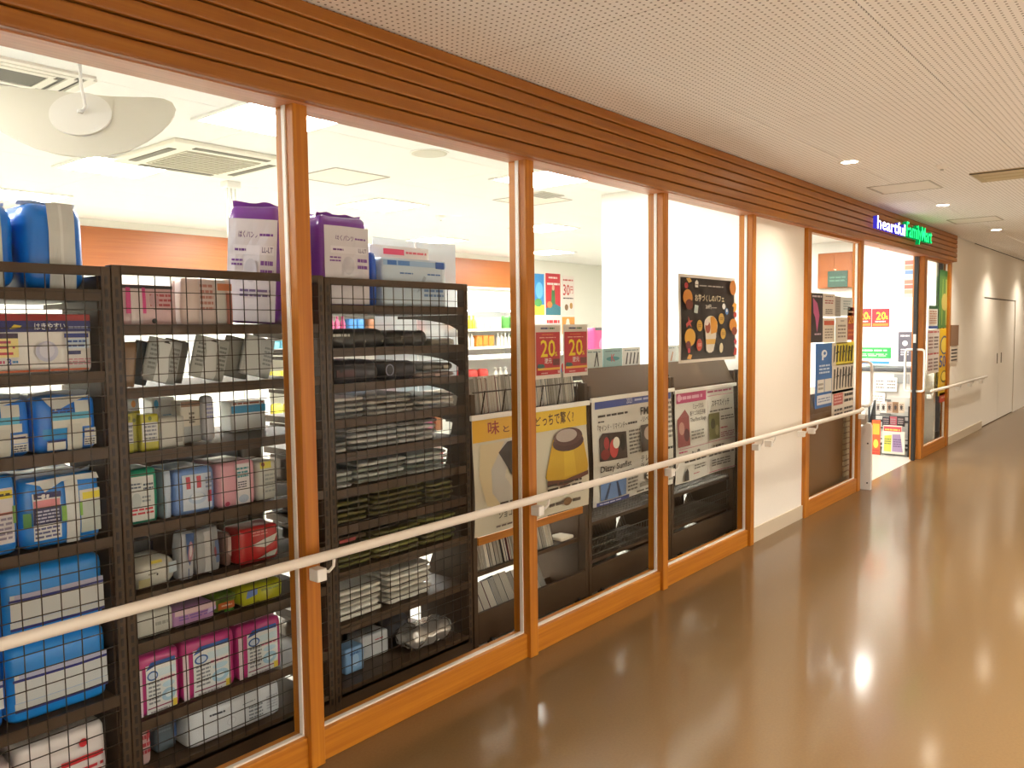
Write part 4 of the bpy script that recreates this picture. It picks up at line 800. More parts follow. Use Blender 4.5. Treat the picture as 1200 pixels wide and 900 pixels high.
# ---- banners and listings hung on the rack backs
def hanger(o, w, h): MB().box(-w/2-.02, w/2+.02, -.012, .004, h-.012, h+.014).build('hanger_bar', M_WHITE, o, .003)
PY = .232
def cbox(a, b): return a, b
o = poster('banner', 'yellow dessert banner with caramel pudding hung behind the second mullion', 'banner', 2.90, 3.875, .59, 1.185, PY, '#D8D2BE', [
    ('r', .0, .79, 1, 1, '#E3B02E'), ('r', .45, .79, 1, 1, '#E6C030'), ('t', '味', .115, .84, .205, .955, '#9A3A22'), ('t', 'と', .235, .845, .285, .90, '#5A2A1C'), ('t', '食', .315, .84, .40, .955, '#9A3A22'), ('t', '感', .41, .84, .49, .955, '#9A3A22'), ('t', 'ど', .51, .85, .56, .93, '#4A2A1C'), ('t', 'っちで驚く?', .575, .835, .87, .95, '#4A2A1C'),
    ('p', [(.05, .77), (.24, .77), (.12, .55), (.12, .35), (.2, .2), (.08, .25), (.03, .5)], '#DDCDA6'), ('p', [(.24, .77), (.3, .77), (.2, .55), (.24, .35), (.36, .2), (.2, .2), (.12, .35), (.12, .55)], '#C9C6BE'),
    ('p', [(.185, .68), (.26, .76), (.5, .79), (.5, .36), (.40, .37), (.28, .47)], '#33231C'), ('p', [(.28, .47), (.40, .37), (.5, .36), (.5, .24), (.38, .28)], '#CDBB8C'),
    ('p', [(.665, .70), (.945, .70), (.965, .55), (.985, .40), (.975, .33), (.86, .30), (.72, .295), (.62, .315), (.585, .36), (.62, .52)], '#D2A928'), ('p', [(.76, .60), (.85, .60), (.87, .34), (.76, .33)], '#DDB832'), ('e', .805, .655, .148, .085, '#4E302E'), ('e', .805, .705, .138, .085, '#5E3E3A'), ('e', .79, .72, .10, .062, '#B4A6A0'), ('p', [(.60, .33), (.74, .30), (.98, .35), (.98, .31), (.76, .25), (.6, .28)], '#6A3E30'),
    ('l', .60, .22, .92, .30, 2, '#3A302A'), ('l', .60, .15, .95, .20, 1, '#4A4038'), ('l', .62, .06, .92, .12, 1, '#6A6058'), ('e', .79, .09, .035, .04, '#8A6A48'), ('t', 'ショコラチーズ', .16, .12, .42, .19, '#3A302A'), ('l', .17, .22, .4, .27, 1, '#4A4038'), ('r', .37, .03, .42, .12, '#2A2422'), ('l', .14, .04, .3, .07, 1, '#6A6058')], curl=.012)
hanger(o, .975, .595)
o = poster('listing_poster', 'white concert listing with blue header hung on the left magazine rack', 'poster', 3.935, 4.885, .555, 1.195, PY, '#DDDCD4', [
    ('r', .03, .91, .99, .985, '#4256A0'), ('t', '2023', .40, .925, .47, .975, '#C9D2F0'), ('l', .5, .93, .95, .97, 1, '#B9C4E8'), ('l', .06, .82, .42, .86, 1, '#4A4844'), ('l', .06, .775, .14, .80, 1, '#3A3836'), ('t', '「マインド・リマインド〜', .05, .70, .40, .76, '#22201E'), ('l', .41, .71, .53, .75, 1, '#3A3836'),
    ('p', [(.06, .63), (.1, .68), (.38, .66), (.385, .40), (.06, .42)], '#4A3E3A'), ('e', .14, .58, .03, .06, '#A83A3E'), ('e', .22, .52, .05, .09, '#C84A48'), ('e', .25, .57, .04, .055, '#E6E4D8'), ('e', .33, .56, .03, .08, '#2A2624'), ('e', .12, .48, .05, .05, '#8A3434'), ('l', .41, .42, .56, .67, 7, '#6A6862'),
    ('t', 'Dizzy Sunfist', .06, .30, .43, .375, '#1C1A1A'), ('l', .06, .26, .48, .285, 1, '#6A4A44'), ('r', .06, .05, .36, .25, '#6A8CC0'), ('p', [(.1, .05), (.13, .05), (.17, .2), (.15, .2)], '#3A4A68'), ('p', [(.26, .05), (.3, .05), (.25, .2), (.23, .2)], '#3A4A68'), ('l', .38, .06, .52, .24, 5, '#7A7872'), ('r', .02, .005, .40, .04, '#3C4A88'), ('l', .05, .012, .3, .032, 1, '#C9D0EC'),
    ('t', 'FM802', .56, .79, .80, .87, '#1C1A1A'), ('t', '-リベンジ', .56, .72, .76, .775, '#22201E'), ('r', .56, .42, .84, .69, '#4A403A'), ('e', .66, .60, .06, .07, '#B9A89C'), ('e', .70, .48, .05, .05, '#6E7A5A'), ('t', 'テレ東音', .55, .32, .78, .39, '#1C1A1A'), ('t', 'ライブ配', .55, .25, .78, .315, '#1C1A1A'), ('e', .70, .17, .09, .065, '#3A3834'), ('e', .70, .17, .075, .05, '#DDDCD4'), ('l', .62, .15, .78, .19, 1, '#3A3834'), ('r', .54, .07, .86, .11, '#8A8880'), ('l', .5, .02, .85, .05, 1, '#5A5852'),
    ('l', .87, .5, .98, .9, 8, '#7A7872'), ('l', .9, .38, .985, .43, 1, '#1C1A1A'), ('l', .88, .05, .98, .3, 6, '#8A8880')], curl=.010)
hanger(o, .95, .64)
o = poster('listing_poster', 'white concert listing with pink header hung on the right magazine rack', 'poster', 4.935, 5.86, .535, 1.175, PY, '#DDDCD4', [
    ('r', .02, .87, .5, .98, '#C4487C'), ('l', .06, .89, .44, .96, 1, '#E8B4CC'), ('e', .06, .93, .03, .04, '#E8B4CC'), ('l', .52, .93, .96, .97, 1, '#B85A84'), ('r', .52, .90, .98, .905, '#C4487C'), ('t', 'ミュージカル', .27, .79, .45, .845, '#2A2826'), ('t', '新テニスの王子様', .22, .715, .48, .77, '#2A2826'), ('t', 'The First Stage', .22, .64, .49, .695, '#2A2826'), ('p', [(.02, .40), (.2, .40), (.2, .72), (.14, .8), (.02, .7)], '#8E4A4A'), ('e', .08, .60, .04, .07, '#B88A80'), ('e', .15, .52, .04, .07, '#5A2E34'), ('l', .22, .45, .45, .56, 3, '#8A8880'),
    ('t', 'スキマスイッチ', .59, .77, .90, .85, '#1E1C1C'), ('l', .55, .71, .95, .74, 1, '#4A4844'), ('r', .53, .40, .72, .70, '#7A7A4E'), ('e', .6, .58, .04, .06, '#4A4A30'), ('e', .67, .50, .03, .06, '#A8A47A'), ('l', .74, .60, .97, .66, 2, '#6A6862'), ('l', .73, .50, .85, .53, 1, '#B03A5A'), ('l', .73, .40, .97, .47, 3, '#A8707E'), ('r', .02, .375, .98, .38, '#C4487C'), ('r', .505, .03, .51, .86, '#B9A8A8'), ('l', .02, .33, .14, .36, 1, '#C4487C'),
    ('t', 'Rin音', .21, .27, .35, .345, '#1E1C1C'), ('l', .10, .21, .48, .25, 1, '#4A4844'), ('t', '矢野顕子', .59, .265, .78, .335, '#1E1C1C'), ('l', .52, .20, .96, .24, 1, '#5A5852'), ('p', [(.1, .02), (.17, .02), (.16, .12), (.14, .16), (.11, .12)], '#2A2828'), ('l', .25, .12, .46, .18, 2, '#7A7872'), ('l', .24, .07, .34, .09, 1, '#B03A5A'), ('l', .58, .08, .9, .17, 3, '#6A6862'), ('r', .53, .02, .98, .028, '#C4487C')], curl=.010)
hanger(o, .93, .64)
# discount cards on the glass
for x0, x1, lb in ((3.18, 3.397, 'red twenty percent discount poster on the glass, next to the mullion'), (3.42, 3.643, 'red twenty percent discount poster on the glass, right of its twin')):
    poster('discount_poster', lb, 'poster', x0, x1, 1.365, 1.64, .062, '#D9CFC6', [
        ('r', .04, .07, .96, .86, '#B8232E'), ('l', .22, .90, .52, .96, 1, '#2A3A78'), ('l', .55, .90, .75, .96, 1, '#3A6A4A'), ('l', .25, .80, .7, .83, 1, '#E07A3A'), ('l', .16, .745, .8, .775, 1, '#E8B4A4'), ('t', '20', .20, .40, .76, .72, '#F0D21E'), ('t', '%', .74, .41, .84, .49, '#F0D21E'), ('t', '還元', .34, .28, .62, .38, '#E6D8D4'), ('p', [(.05, .22), (.1, .28), (.3, .27), (.36, .22), (.2, .19)], '#2E5A5A'), ('r', .66, .24, .92, .36, '#6A2A28'), ('r', .06, .16, .94, .20, '#E0A83A'), ('l', .2, .09, .45, .12, 1, '#E8C0BC'), ('r', .84, .09, .93, .14, '#D8A8A8')])
# parfait poster
poster('parfait_poster', 'black sweet potato parfait poster on the window glass', 'poster', 4.67, 5.51, 1.385, 1.96, .066, '#EADFD6', [
    ('r', .03, .035, .97, .965, '#2A2226')]+[('r', .03, .05+.114*k, .97, .053+.114*k, '#4A4044') for k in range(1, 8)]+[('p', [(.26, .92), (.29, .945), (.315, .92), (.31, .86), (.26, .86)], '#E6E2DC'), ('r', .265, .885, .31, .892, '#2A2226'), ('l', .33, .868, .76, .895, 1, '#A9A29C'),
    ('t', 'お芋づくしのパフェ', .25, .70, .77, .78, '#EBD9B4'), ('t', '269円', .43, .615, .53, .665, '#EDE6DC'), ('l', .54, .62, .64, .64, 1, '#B9B0A6'), ('p', [(.22, .57), (.28, .56), (.30, .65), (.24, .66)], '#BFCFCF'), ('e', .76, .65, .03, .035, '#EDEDED'), ('e', .81, .59, .03, .04, '#5A8AC8'), ('e', .81, .60, .015, .02, '#EDEDED'),
    ('p', [(.40, .46), (.62, .46), (.61, .28), (.57, .12), (.53, .10), (.48, .10), (.43, .13)], '#E6DCD0'), ('p', [(.415, .26), (.605, .26), (.59, .2), (.43, .2)], '#E6B04A'), ('e', .51, .42, .125, .115, '#E8DCC4'), ('p', [(.51, .32), (.62, .34), (.63, .46), (.56, .53), (.50, .52)], '#E29A2A'), ('e', .45, .40, .05, .07, '#A8442A'), ('e', .43, .46, .04, .04, '#E8D8D0'),
    ('e', .30, .42, .05, .065, '#D0A03A'), ('e', .70, .50, .05, .065, '#D0A03A'), ('e', .73, .32, .045, .065, '#D0A03A'), ('e', .29, .20, .05, .07, '#C84A3A'), ('e', .70, .15, .032, .06, '#E8D8B4'), ('l', .27, .40, .33, .44, 2, '#8A6A24'), ('l', .67, .48, .73, .52, 2, '#8A6A24'), ('l', .70, .30, .76, .34, 2, '#8A6A24'), ('l', .26, .18, .32, .22, 2, '#F0C8BC'),
    ('e', .11, .74, .075, .09, '#D48A34'), ('e', .13, .66, .06, .06, '#7A3428'), ('e', .13, .29, .085, .10, '#DDA42E'), ('e', .10, .20, .04, .05, '#6A2430'), ('e', .91, .88, .06, .09, '#C87A34'), ('e', .90, .42, .07, .08, '#D48A2E'), ('e', .92, .35, .05, .05, '#8A3A28'),
    ('p', [(.06, .44), (.10, .47), (.10, .53), (.12, .48), (.17, .48), (.13, .45), (.15, .40), (.11, .43), (.07, .40)], '#D04A4A'), ('p', [(.08, .95), (.14, .96), (.17, .92), (.12, .90)], '#E0B060'), ('e', .08, .87, .03, .035, '#B03440'), ('p', [(.92, .70), (.97, .68), (.95, .60), (.90, .58), (.91, .64), (.88, .66)], '#E8A83A'), ('e', .93, .55, .03, .035, '#C04034'), ('p', [(.90, .22), (.93, .27), (.96, .22), (.94, .17)], '#C83A4A'), ('p', [(.90, .06), (.95, .05), (.96, .13), (.92, .16)], '#C83A34'), ('p', [(.07, .05), (.13, .04), (.15, .09), (.1, .1)], '#E0A858'), ('e', .10, .14, .02, .03, '#C83A4A')], curl=.006)

# ================================================================== deeper in the shop
prodcol = ['#D8C84A', '#C23A34', '#E6E2D8', '#3A7AB8', '#5A9A4A', '#E08A34', '#B8507A', '#EDE8DC', '#8A5A3A', '#6AA8B8']
PMESH = {}
def product(kind, col):
    key = (kind, col)
    if key not in PMESH:
        if kind == 0: me = pack_mesh('carton', .11, .1, .17, mat(col, .45), .006, .001, 0, 1, 3)[0]
        elif kind == 1: me = pack_mesh('snack_bag', .14, .07, .2, mat(col, .3), .03, .012, .006, 2, 5)[0]
        else:
            mb = MB().lathe([(.028, 0), (.032, .02), (.032, .12), (.014, .16), (.014, .18), (.016, .18), (.016, .2)], 10); mb.smooth = True
            mb.v = [(a, b+.04, c) for a, b, c in mb.v]; me = mb.mesh('bottle', mat(col, .3))
        PMESH[key] = me
    return PMESH[key]
PN_ = ['carton', 'snack_bag', 'bottle']
def back_shelf(label, x0, x1, yb, zs, top, where, lit=False):
    t = thing('product_shelf', label, 'shelf', (x0, yb, 0)); L = x1-x0
    MB().box(0, L, .42, .45, 0, top).build('back_panel', M_WHITE, t)
    for a in (0, L-.03): MB().box(a, a+.03, 0, .42, 0, top).build('side_panel', M_WHITE, t)
    for z in zs:
        s = MB().box(.03, L-.03, .02, .42, z-.025, z).build('shelf_deck', M_WHITE, t); MB().box(.03, L-.03, .012, .02, z-.03, z+.01).build('price_rail', mat('#E8E4D0', .5), s)
    if lit:
        MB().box(0, L, -.06, .45, top, top+.26).build('canopy', mat('#F8F8F4', .5), t, .02)
        MB().box(.06, L-.06, .02, .06, top-.02, top).build('light_strip', emis('#FFFFFF', 14, 'case_light'), t)
    else: MB().box(0, L, .0, .45, top, top+.03).build('top_panel', M_WHITE, t)
    rr = random.Random(int(x0*10))
    for zi, z in enumerate(zs[1:] if len(zs) > 3 else zs):
        xx = .12
        while xx < L-.12:
            xx += .05; k = rr.randrange(3); c = rr.choice(prodcol); n = rr.randint(2, 4)
            for q in range(n):
                if xx > L-.12: break
                o = bpy.data.objects.new(PN_[k], product(k, c)); COL.objects.link(o); o.location = (x0+xx, yb+.05, z+.001)
                tag(o, '%s on the %s' % ({'#D8C84A': 'yellow', '#C23A34': 'red', '#E6E2D8': 'off-white', '#3A7AB8': 'blue', '#5A9A4A': 'green', '#E08A34': 'orange', '#B8507A': 'pink', '#EDE8DC': 'white', '#8A5A3A': 'brown', '#6AA8B8': 'teal'}[c]+' '+PN_[k].replace('_', ' '), where), PN_[k].replace('_', ' '), 'goods on the '+where)
                xx += (.13, .17, .085)[k]
back_shelf('white lit refrigerated case along the far back wall of the shop', 8.0, 9.85, 5.5, [.3, .7, 1.05, 1.36, 1.62], 1.9, 'lit refrigerated case at the back wall', True)
back_shelf('white product shelf along the back wall behind the garment shelf', 5.2, 7.9, 5.5, [.2, .6, 1.0, 1.35, 1.6], 1.85, 'white shelf at the back wall')
back_shelf('low white gondola in the middle of the shop floor', 4.6, 8.4, 3.3, [.2, .6, 1.0], 1.3, 'low gondola in the middle of the shop')
# posters on the back wall
def wallposter(label, x0, x1, z0, z1, col, it): poster('wall_poster', label, 'poster', x0, x1, z0, z1, SY1-.004, col, it)
wallposter('red poster with a green dressed figure on the back wall', 11.0, 11.42, 1.85, 2.56, '#C8303A', [('l', .2, .86, .8, .94, 1, '#F0D8D0'), ('l', .1, .70, .95, .80, 1, '#F0E4DC'), ('p', [(.35, .2), (.65, .2), (.6, .6), (.5, .75), (.4, .6)], '#4A7A4A'), ('e', .5, .66, .09, .07, '#D8B49A'), ('p', [(.0, .0), (1, .0), (1, .2), (.6, .28), (.0, .16)], '#3A7A8A'), ('e', .25, .25, .18, .08, '#D88A4A')])
wallposter('white thirty yen poster on the back wall', 11.46, 11.84, 1.85, 2.54, '#EDE2DA', [('l', .1, .85, .9, .93, 1, '#C8605A'), ('t', '30', .1, .50, .62, .78, '#C8403A'), ('t', '円', .66, .55, .88, .74, '#C8403A'), ('l', .1, .4, .9, .46, 1, '#4A3A3A'), ('e', .35, .2, .14, .08, '#8A6A4A'), ('e', .72, .24, .12, .08, '#B88A4A')])
wallposter('blue and yellow poster at the left of the back wall posters', 10.62, 10.96, 1.85, 2.54, '#3A8AC8', [('e', .6, .6, .3, .2, '#6AB4E0'), ('r', .0, .0, 1, .25, '#E0C84A'), ('e', .5, .3, .3, .1, '#5AA05A')])
wallposter('red and white banner poster under the green figure poster', 11.0, 11.42, 1.52, 1.82, '#EDDCD8', [('l', .06, .55, .94, .9, 1, '#C8303A'), ('l', .06, .1, .94, .48, 1, '#C8303A')])
wallposter('orange poster with white figure under the thirty yen poster', 11.46, 11.84, 1.52, 1.82, '#E09A4A', [('e', .45, .4, .2, .35, '#F0E8DC'), ('e', .45, .75, .12, .15, '#F0E8DC')])
# pink goods stand by the column
pack('pink_bag', 'bright pink printed bag beside the white column', 'bag', 6.2, 6.5, 1.3, 1.62, 1.75, .12, '#D8407A', .02, .006, .006, [('e', .5, .5, .3, .25, '#E88AB0'), ('r', .0, .92, 1, 1, '#4A4A50'), ('l', .2, .2, .8, .4, 2, '#8A3A9A')])
t = thing('display_table', 'narrow white table under the bright pink bag', 'table', (6.35, 1.81, 0)); MB().box(-.2, .2, -.1, .12, 1.26, 1.3).build('top', M_WHITE, t)
for a in (-.17, .14): MB().box(a, a+.03, -.05, .05, 0, 1.26).build('leg', M_WHITE, t)

# ================================================================== shop entrance
def xposter(name, label, cat, x, pl, pr, pt, pb, col, it, **k):      # sheet facing -x on the plane x
    a = PX(pl, pt, x); b = PX(pr, pb, x); w = abs(a.y-b.y); z0, z1 = min(a.z, b.z), max(a.z, b.z)
    return poster(name, label, cat, 0, w, z0, z1, 0, col, it, rz=-math.pi/2, loc=(x, (a.y+b.y)/2, z0), **k)
XW = 11.594
poster_red = [('r', .0, .0, 1, 1, '#C8202E'), ('t', '20', .25, .40, .80, .82, '#F6E02A'), ('t', '%', .80, .42, .92, .6, '#F6E02A'), ('r', .05, .05, .95, .2, '#E87A2A'), ('l', .2, .24, .8, .36, 1, '#F6E6E0')]
xposter('discount_poster', 'red twenty percent poster on the white wall inside the doorway', 'poster', XW, 1022, 1042, 362, 383, '#C8202E', poster_red)
xposter('discount_poster', 'red twenty percent poster cut by the left door jamb', 'poster', XW, 1003, 1021, 362, 383, '#C8202E', poster_red)
xposter('notice', 'white notice with form lines inside the doorway', 'notice', XW, 1010, 1035, 387, 405, '#F4F2EC', [('l', .1, .2, .9, .9, 4, '#C8C4BC'), ('l', .3, .5, .4, .6, 1, '#D08A7A')])
xposter('notice', 'green headed notice above the copier', 'notice', XW, 1004, 1044, 407, 420, '#2FA04E', [('l', .1, .6, .9, .85, 1, '#DDF0DC'), ('l', .1, .15, .9, .45, 2, '#BFE0BE')])
xposter('notice', 'white and blue strip below the green notice', 'notice', XW, 1004, 1042, 421, 428, '#F0F2F4', [('r', .0, .2, 1, .7, '#3A8AC8')])
xposter('wall_poster', 'striped red and blue chart on the wall inside the doorway', 'poster', XW, 1060, 1073.5, 305, 348, '#B9A49A', [('r', .05, 1-.13*k-.12, .95, 1-.13*k-.02, c) for k, c in enumerate(['#C8584A', '#C87A5A', '#5A7AA8', '#8AA0A8', '#C86A5A', '#C85A4A', '#D08A70'])])
xposter('notice', 'grey poster with white icons inside the doorway', 'notice', XW, 1053, 1068, 389, 424, '#5A5660', [('l', .15, .82, .85, .92, 1, '#E0DCE0'), ('e', .5, .62, .2, .09, '#E6E4E6'), ('l', .2, .2, .8, .45, 3, '#D8D4DA')])
# wood cabinet panel with green board, seen through the left side glass
a = PX(962, 298, XW); b = PX(1001, 337, XW)
t = thing('wall_cabinet', 'wood fronted wall cabinet high inside the shop entrance', 'cabinet', (11.6, (a.y+b.y)/2, b.z)); hw_ = (a.y-b.y)/2
MB().box(-.12, -.005, -hw_, hw_, 0, a.z-b.z).build('body', W_FAR, t, .004); MB().box(-.128, -.12, -hw_+.02, -.005, .02, a.z-b.z-.02).build('door', W_FAR, t); MB().box(-.128, -.12, .005, hw_-.02, .02, a.z-b.z-.02).build('door', W_FAR, t)
xposter('green_board', 'dark green board on the wood cabinet inside the entrance', 'board', 11.46, 970, 993, 318, 336, '#2E4A3E', [('l', .1, .3, .9, .7, 2, '#5A7A6A')], thick=.01)
# copier
c0 = PX(1008, 430, 11.05); c1 = PX(1071, 430, 11.05)
t = thing('copier', 'grey white multifunction copier against the wall inside the doorway', 'copier', (11.05, c1.y, 0)); W = c0.y-c1.y; ZT = c0.z
MB().box(0, .5, 0, W, .04, ZT-.05).build('body', mat('#CFCDC6', .4), t, .01); MB().box(-.02, .5, -.01, W+.01, ZT-.05, ZT).build('lid', mat('#4A4A4E', .4), t, .01)
for k, z in enumerate((.18, .36, .54)):
    dw = MB().box(-.012, 0, .04, W-.04, z, z+.15).build('paper_drawer', mat('#BDBBB4', .4), t); MB().box(-.02, -.012, W*.4, W*.6, z+.1, z+.12).build('handle', mat('#6E6C68', .4), dw)
MB().box(-.012, 0, .05, W*.35, ZT-.2, ZT-.08).build('control_panel', mat('#8E9090', .3), t)
xposter('notice', 'white notice sheet taped to the copier front', 'notice', 11.02, 1025, 1051, 442, 459, '#F2F0EA', [('r', .49, .05, .5, .95, '#C8C4BC'), ('l', .06, .15, .44, .85, 3, '#8A8680'), ('l', .56, .15, .94, .85, 3, '#8A8680')])
xposter('notice', 'smaller white sheet low on the copier front', 'notice', 11.02, 1016, 1037, 460, 475, '#ECEAE4', [('l', .3, .2, .9, .85, 3, '#A8A49C')])
# newspaper rack
RXX = 10.62
r0 = PX(1018, 500, RXX); r1 = PX(1065, 500, RXX); Wr = r0.y-r1.y
t = thing('newspaper_rack', 'dark newspaper rack standing inside the shop doorway', 'rack', (RXX, r1.y, 0))
for yy in (0, Wr): 
    MB().box(0, .02, yy-.01, yy+.01, 0, .62).build('post', M_BLACK, t); MB().box(0, .3, yy-.01, yy+.01, 0, .02).build('foot', M_BLACK, t); MB().prism([(.0, .04), (.28, .04), (.28, .66), (.2, .66), (.0, .4)], yy-.004, yy+.004, 'y').build('side_panel', M_BLACK, t)
for z, x in ((.12, .02), (.40, .13)): MB().box(x, x+.12, 0, Wr, z, z+.015).build('tray', M_BLACK, t); MB().tube([(x-.005, 0, z+.08), (x-.005, Wr, z+.08)], .006, 6).build('front_bar', M_BLACK, t)
def paper(label, pl, pr, pt, pb, x, col, it, lean=0):
    o = xposter('newspaper', label, 'newspaper', x, pl, pr, pt, pb, col, it, thick=.012); o.rotation_euler.y = lean
paper('sports paper with yellow and purple pictures at the front of the rack', 1034, 1060, 505, 533, RXX-.035, '#DAD2C4', [('p', [(.08, .1), (.4, .08), (.42, .85), (.1, .8)], '#C8C04A'), ('p', [(.45, .1), (.92, .1), (.8, .9), (.45, .88)], '#9A84A8'), ('l', .1, .4, .4, .7, 3, '#6A7A3A'), ('l', .5, .3, .85, .7, 4, '#6A5478')])
paper('paper with red and pink headline behind the sports paper', 1035, 1057, 498, 512, RXX+.03, '#E0D4C8', [('r', .04, .3, .96, .9, '#C84A5A'), ('l', .1, .45, .9, .75, 1, '#F0D060')])
paper('orange and red magazine at the left of the rack', 1022, 1031, 492, 535, RXX-.02, '#D85A2E', [('r', .1, .6, .9, .9, '#E8A83A'), ('e', .5, .35, .3, .12, '#E8C84A'), ('l', .1, .05, .9, .2, 2, '#C82A2E')])
for k, (a, c) in enumerate(((1026.5, '#C9C4BC'), (1032, '#E0DCD4'), (1039, '#B8A08C'), (1046, '#8A6A4A'), (1053, '#C9B9A4'))):
    paper(('rolled grey', 'white', 'tan', 'brown', 'cream')[k]+' newspaper standing on the upper tier of the rack', a, a+(5 if k == 0 else 6.6), 471, 484, RXX+.16, c, [('l', .15, .2, .85, .85, 4, '#5A4A44'), ('e', .5, .5, .2, .2, '#3A3230')])
for k, (a, c) in enumerate(((1034, '#3A3A42'), (1042, '#A84A58'), (1051, '#2E2A2C'))):
    paper(('slate', 'rose', 'black')[k]+' magazine on the middle tier of the rack', a, a+9, 488, 500, RXX+.10, c, [('l', .15, .2, .85, .85, 3, '#9A8A8A')])
# posters on the left side glass
def gp(label, pl, pr, pt, pb, col, it, y=.016, name='window_notice'):
    a = P(pl, pt, y); b = P(pr, pb, y); return poster(name, label, 'notice', a.x, b.x, b.z, a.z, y, col, it)
gp('black poster with pink figure on the side glass', 950.5, 964, 343, 401, '#2A1E24', [('l', .1, .9, .9, .97, 1, '#E0D8DC'), ('p', [(.15, .9), (.5, .8), (.7, .55), (.5, .2), (.35, .5), (.2, .6)], '#C05A8A'), ('l', .3, .14, .85, .2, 1, '#D0B8C4')], .02)
gp('white sheet with red marks beside the black poster', 964.5, 978.5, 344, 371, '#E3DDD2', [('l', .15, .55, .85, .75, 2, '#A8484A'), ('l', .2, .1, .8, .35, 3, '#6A6460'), ('l', .2, .85, .8, .92, 1, '#5A5450')])
gp('white notice with orange band on the side glass', 964.5, 978, 373, 401, '#E6DCCB', [('r', .08, .72, .92, .9, '#D05A34'), ('l', .15, .15, .85, .6, 4, '#9A8E80')])
gp('grey paper tab behind the white sheets', 979, 985, 347, 371, '#A8A49C', [('l', .2, .2, .8, .8, 5, '#8E8A82')])
gp('pale blue white notice high on the side glass', 985.5, 999, 348, 370, '#DDE4E2', [('l', .2, .3, .8, .85, 4, '#9CB0B4')])
gp('cream notice with thin text lines in the centre of the side glass', 979, 993, 372, 402, '#DCD4C4', [('l', .2, .2, .85, .75, 4, '#8A7E70'), ('l', .4, .84, .7, .9, 1, '#5A5048')])
gp('orange twenty percent notice by the door jamb', 993.5, 1000.5, 360, 398, '#A83A22', [('t', '20', .1, .5, .95, .75, '#E8B03A'), ('l', .1, .82, .9, .9, 1, '#E0C8A8'), ('l', .1, .1, .9, .35, 2, '#D07A3A')])
gp('blue parking style poster with white mark on the side glass', 956, 974.5, 403, 475, '#2E6CB4', [('e', .5, .84, .17, .06, '#E6ECF2'), ('p', [(.36, .74), (.46, .74), (.46, .84), (.36, .84)], '#E6ECF2'), ('e', .52, .845, .07, .025, '#2E6CB4'), ('l', .2, .52, .85, .68, 3, '#BFD4EA'), ('r', .1, .24, .5, .44, '#DDDCD4'), ('r', .53, .24, .95, .44, '#DDDCD4'), ('l', .15, .27, .45, .4, 2, '#9A948A'), ('r', .08, .05, .95, .2, '#D6DAE0'), ('l', .14, .08, .88, .16, 2, '#7A8AB0')])
def brush(seed, n=7, c='#1A1818'):
    rr = random.Random(seed); out = []
    for k in range(n):
        u = .06+.9*k/n; out.append(('p', [(u, .12+rr.random()*.1), (u+.05, .1+rr.random()*.12), (u+.09, .8+rr.random()*.1), (u+.03, .84+rr.random()*.08)], c))
        if k % 2: out.append(('p', [(u-.03, .5+rr.random()*.1), (u+.12, .56+rr.random()*.1), (u+.11, .64), (u-.03, .58)], c))
    return out
gp('yellow handwritten sheet with black brush strokes on the side glass', 975, 1000.5, 402, 426, '#E0CF3A', [('r', .0, .0, .18, 1, '#D8D0B8')]+brush(1))
gp('white handwritten sheet with black brush strokes on the side glass', 975, 1000, 428, 457, '#E0D8C8', brush(4))
gp('white sheet with red block and black writing just above the handrail', 975, 1000, 459, 486, '#DDD4C6', [('r', .06, .5, .48, .9, '#B8544E'), ('l', .1, .55, .44, .86, 3, '#E0B0A8'), ('l', .55, .5, .95, .9, 2, '#2A2624'), ('l', .1, .1, .48, .4, 2, '#2A2624'), ('l', .55, .1, .95, .4, 2, '#2A2624')])
# brown panel and shutter strip behind the lower side glass
t = thing('low_cabinet', 'brown fixture back behind the lower entrance side glass', 'fixture', (6.95, .15, 0)); MB().box(0, 1.75, 0, .3, 0, 1.0).build('body', mat('#7E5A34', .5), t, .006); MB().box(0, 1.75, -.006, 0, .9, 1.0).build('top_band', mat('#7A5636', .5), t)
mb = MB()
for k in range(14): MB().box(1.22, 1.38, -.012, 0, .12+.055*k, .16+.055*k).build('vent_slat', mat('#B9A480', .5), t)
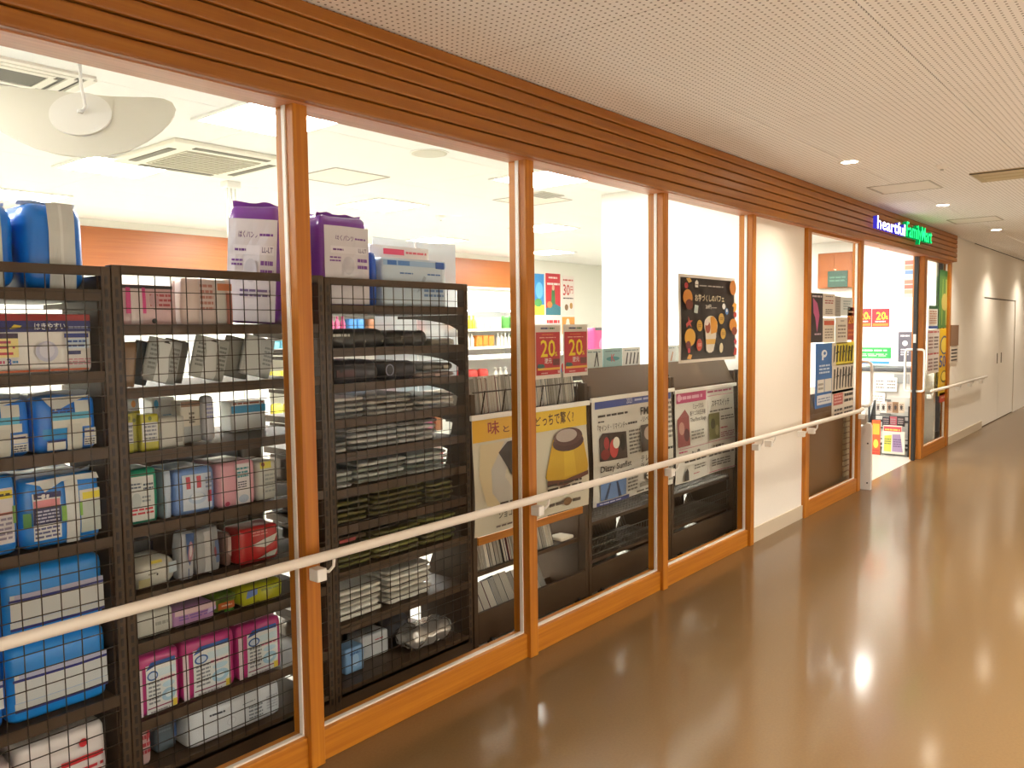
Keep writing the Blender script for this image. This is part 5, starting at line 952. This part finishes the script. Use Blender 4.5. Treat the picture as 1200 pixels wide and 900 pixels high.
# right side glass posters
gp('tall green bamboo print on the right side glass', 1101.5, 1112, 316, 384, '#4E7A3A', [('r', .0, .9, 1, 1, '#2E6A34'), ('p', [(.2, .05), (.3, .05), (.36, .85), (.28, .85)], '#8AA04A'), ('p', [(.6, .05), (.75, .05), (.7, .85), (.58, .85)], '#A8B058'), ('e', .5, .45, .3, .15, '#B8A85A')])
gp('yellow coupon poster with large blue number on the right side glass', 1101, 1111, 385, 461, '#E2B81E', [('e', .5, .75, .4, .14, '#2A4A7A'), ('e', .5, .75, .33, .115, '#E8CC4A'), ('t', '500', .05, .42, .95, .60, '#2A4A9A'), ('e', .5, .28, .3, .09, '#6A5A24'), ('e', .5, .28, .24, .07, '#E8CC4A'), ('r', .05, .08, .95, .13, '#4A3A1A')])
gp('red band notice low on the right side glass', 1101, 1110.5, 461, 469, '#B83A22', [('l', .2, .3, .8, .7, 1, '#E8B090')])
gp('white price list with green and blue bands on the right side glass', 1088.5, 1098.5, 358, 385, '#E0DED4', [('r', .0, .86, 1, 1, '#2E5A3A'), ('r', .0, .0, 1, .12, '#2E4E9A'), ('l', .1, .2, .9, .8, 6, '#B87A5A')])
gp('white sheet with red headings, upper of the pair on the right side glass', 1087, 1100.5, 386, 411, '#E0D6CE', [('l', .05, .8, .95, .95, 1, '#B84A4A'), ('l', .1, .1, .45, .7, 4, '#8A5A58'), ('l', .55, .1, .9, .7, 4, '#6A5654')])
gp('white sheet with red headings, lower of the pair on the right side glass', 1086.5, 1100, 412, 436, '#E0D6CE', [('l', .05, .8, .95, .95, 1, '#B84A4A'), ('l', .1, .1, .45, .7, 4, '#8A5A58'), ('l', .55, .1, .9, .7, 4, '#6A5654')])
# sign plate on the corridor wall
a = P(1114.5, 381, -.02); b = P(1122.5, 424, -.02)
t = thing('wall_sign', 'brown sign plate with white lower panel on the wall beyond the shop', 'sign', ((a.x+b.x)/2, -.002, b.z)); ww = (b.x-a.x)/2; hh = a.z-b.z
MB().box(-ww, ww, -.02, 0, hh*.45, hh).build('upper_plate', mat('#8A6A50', .5), t); MB().box(-ww, ww, -.018, 0, 0, hh*.43).build('lower_plate', mat('#D8CDBC', .5), t)
for k in range(4): MB().box(-ww*.8, ww*.7, -.02, -.018, hh*(.05+.09*k), hh*(.09+.09*k)).build('text_bar', mat('#3A3230', .6), t)
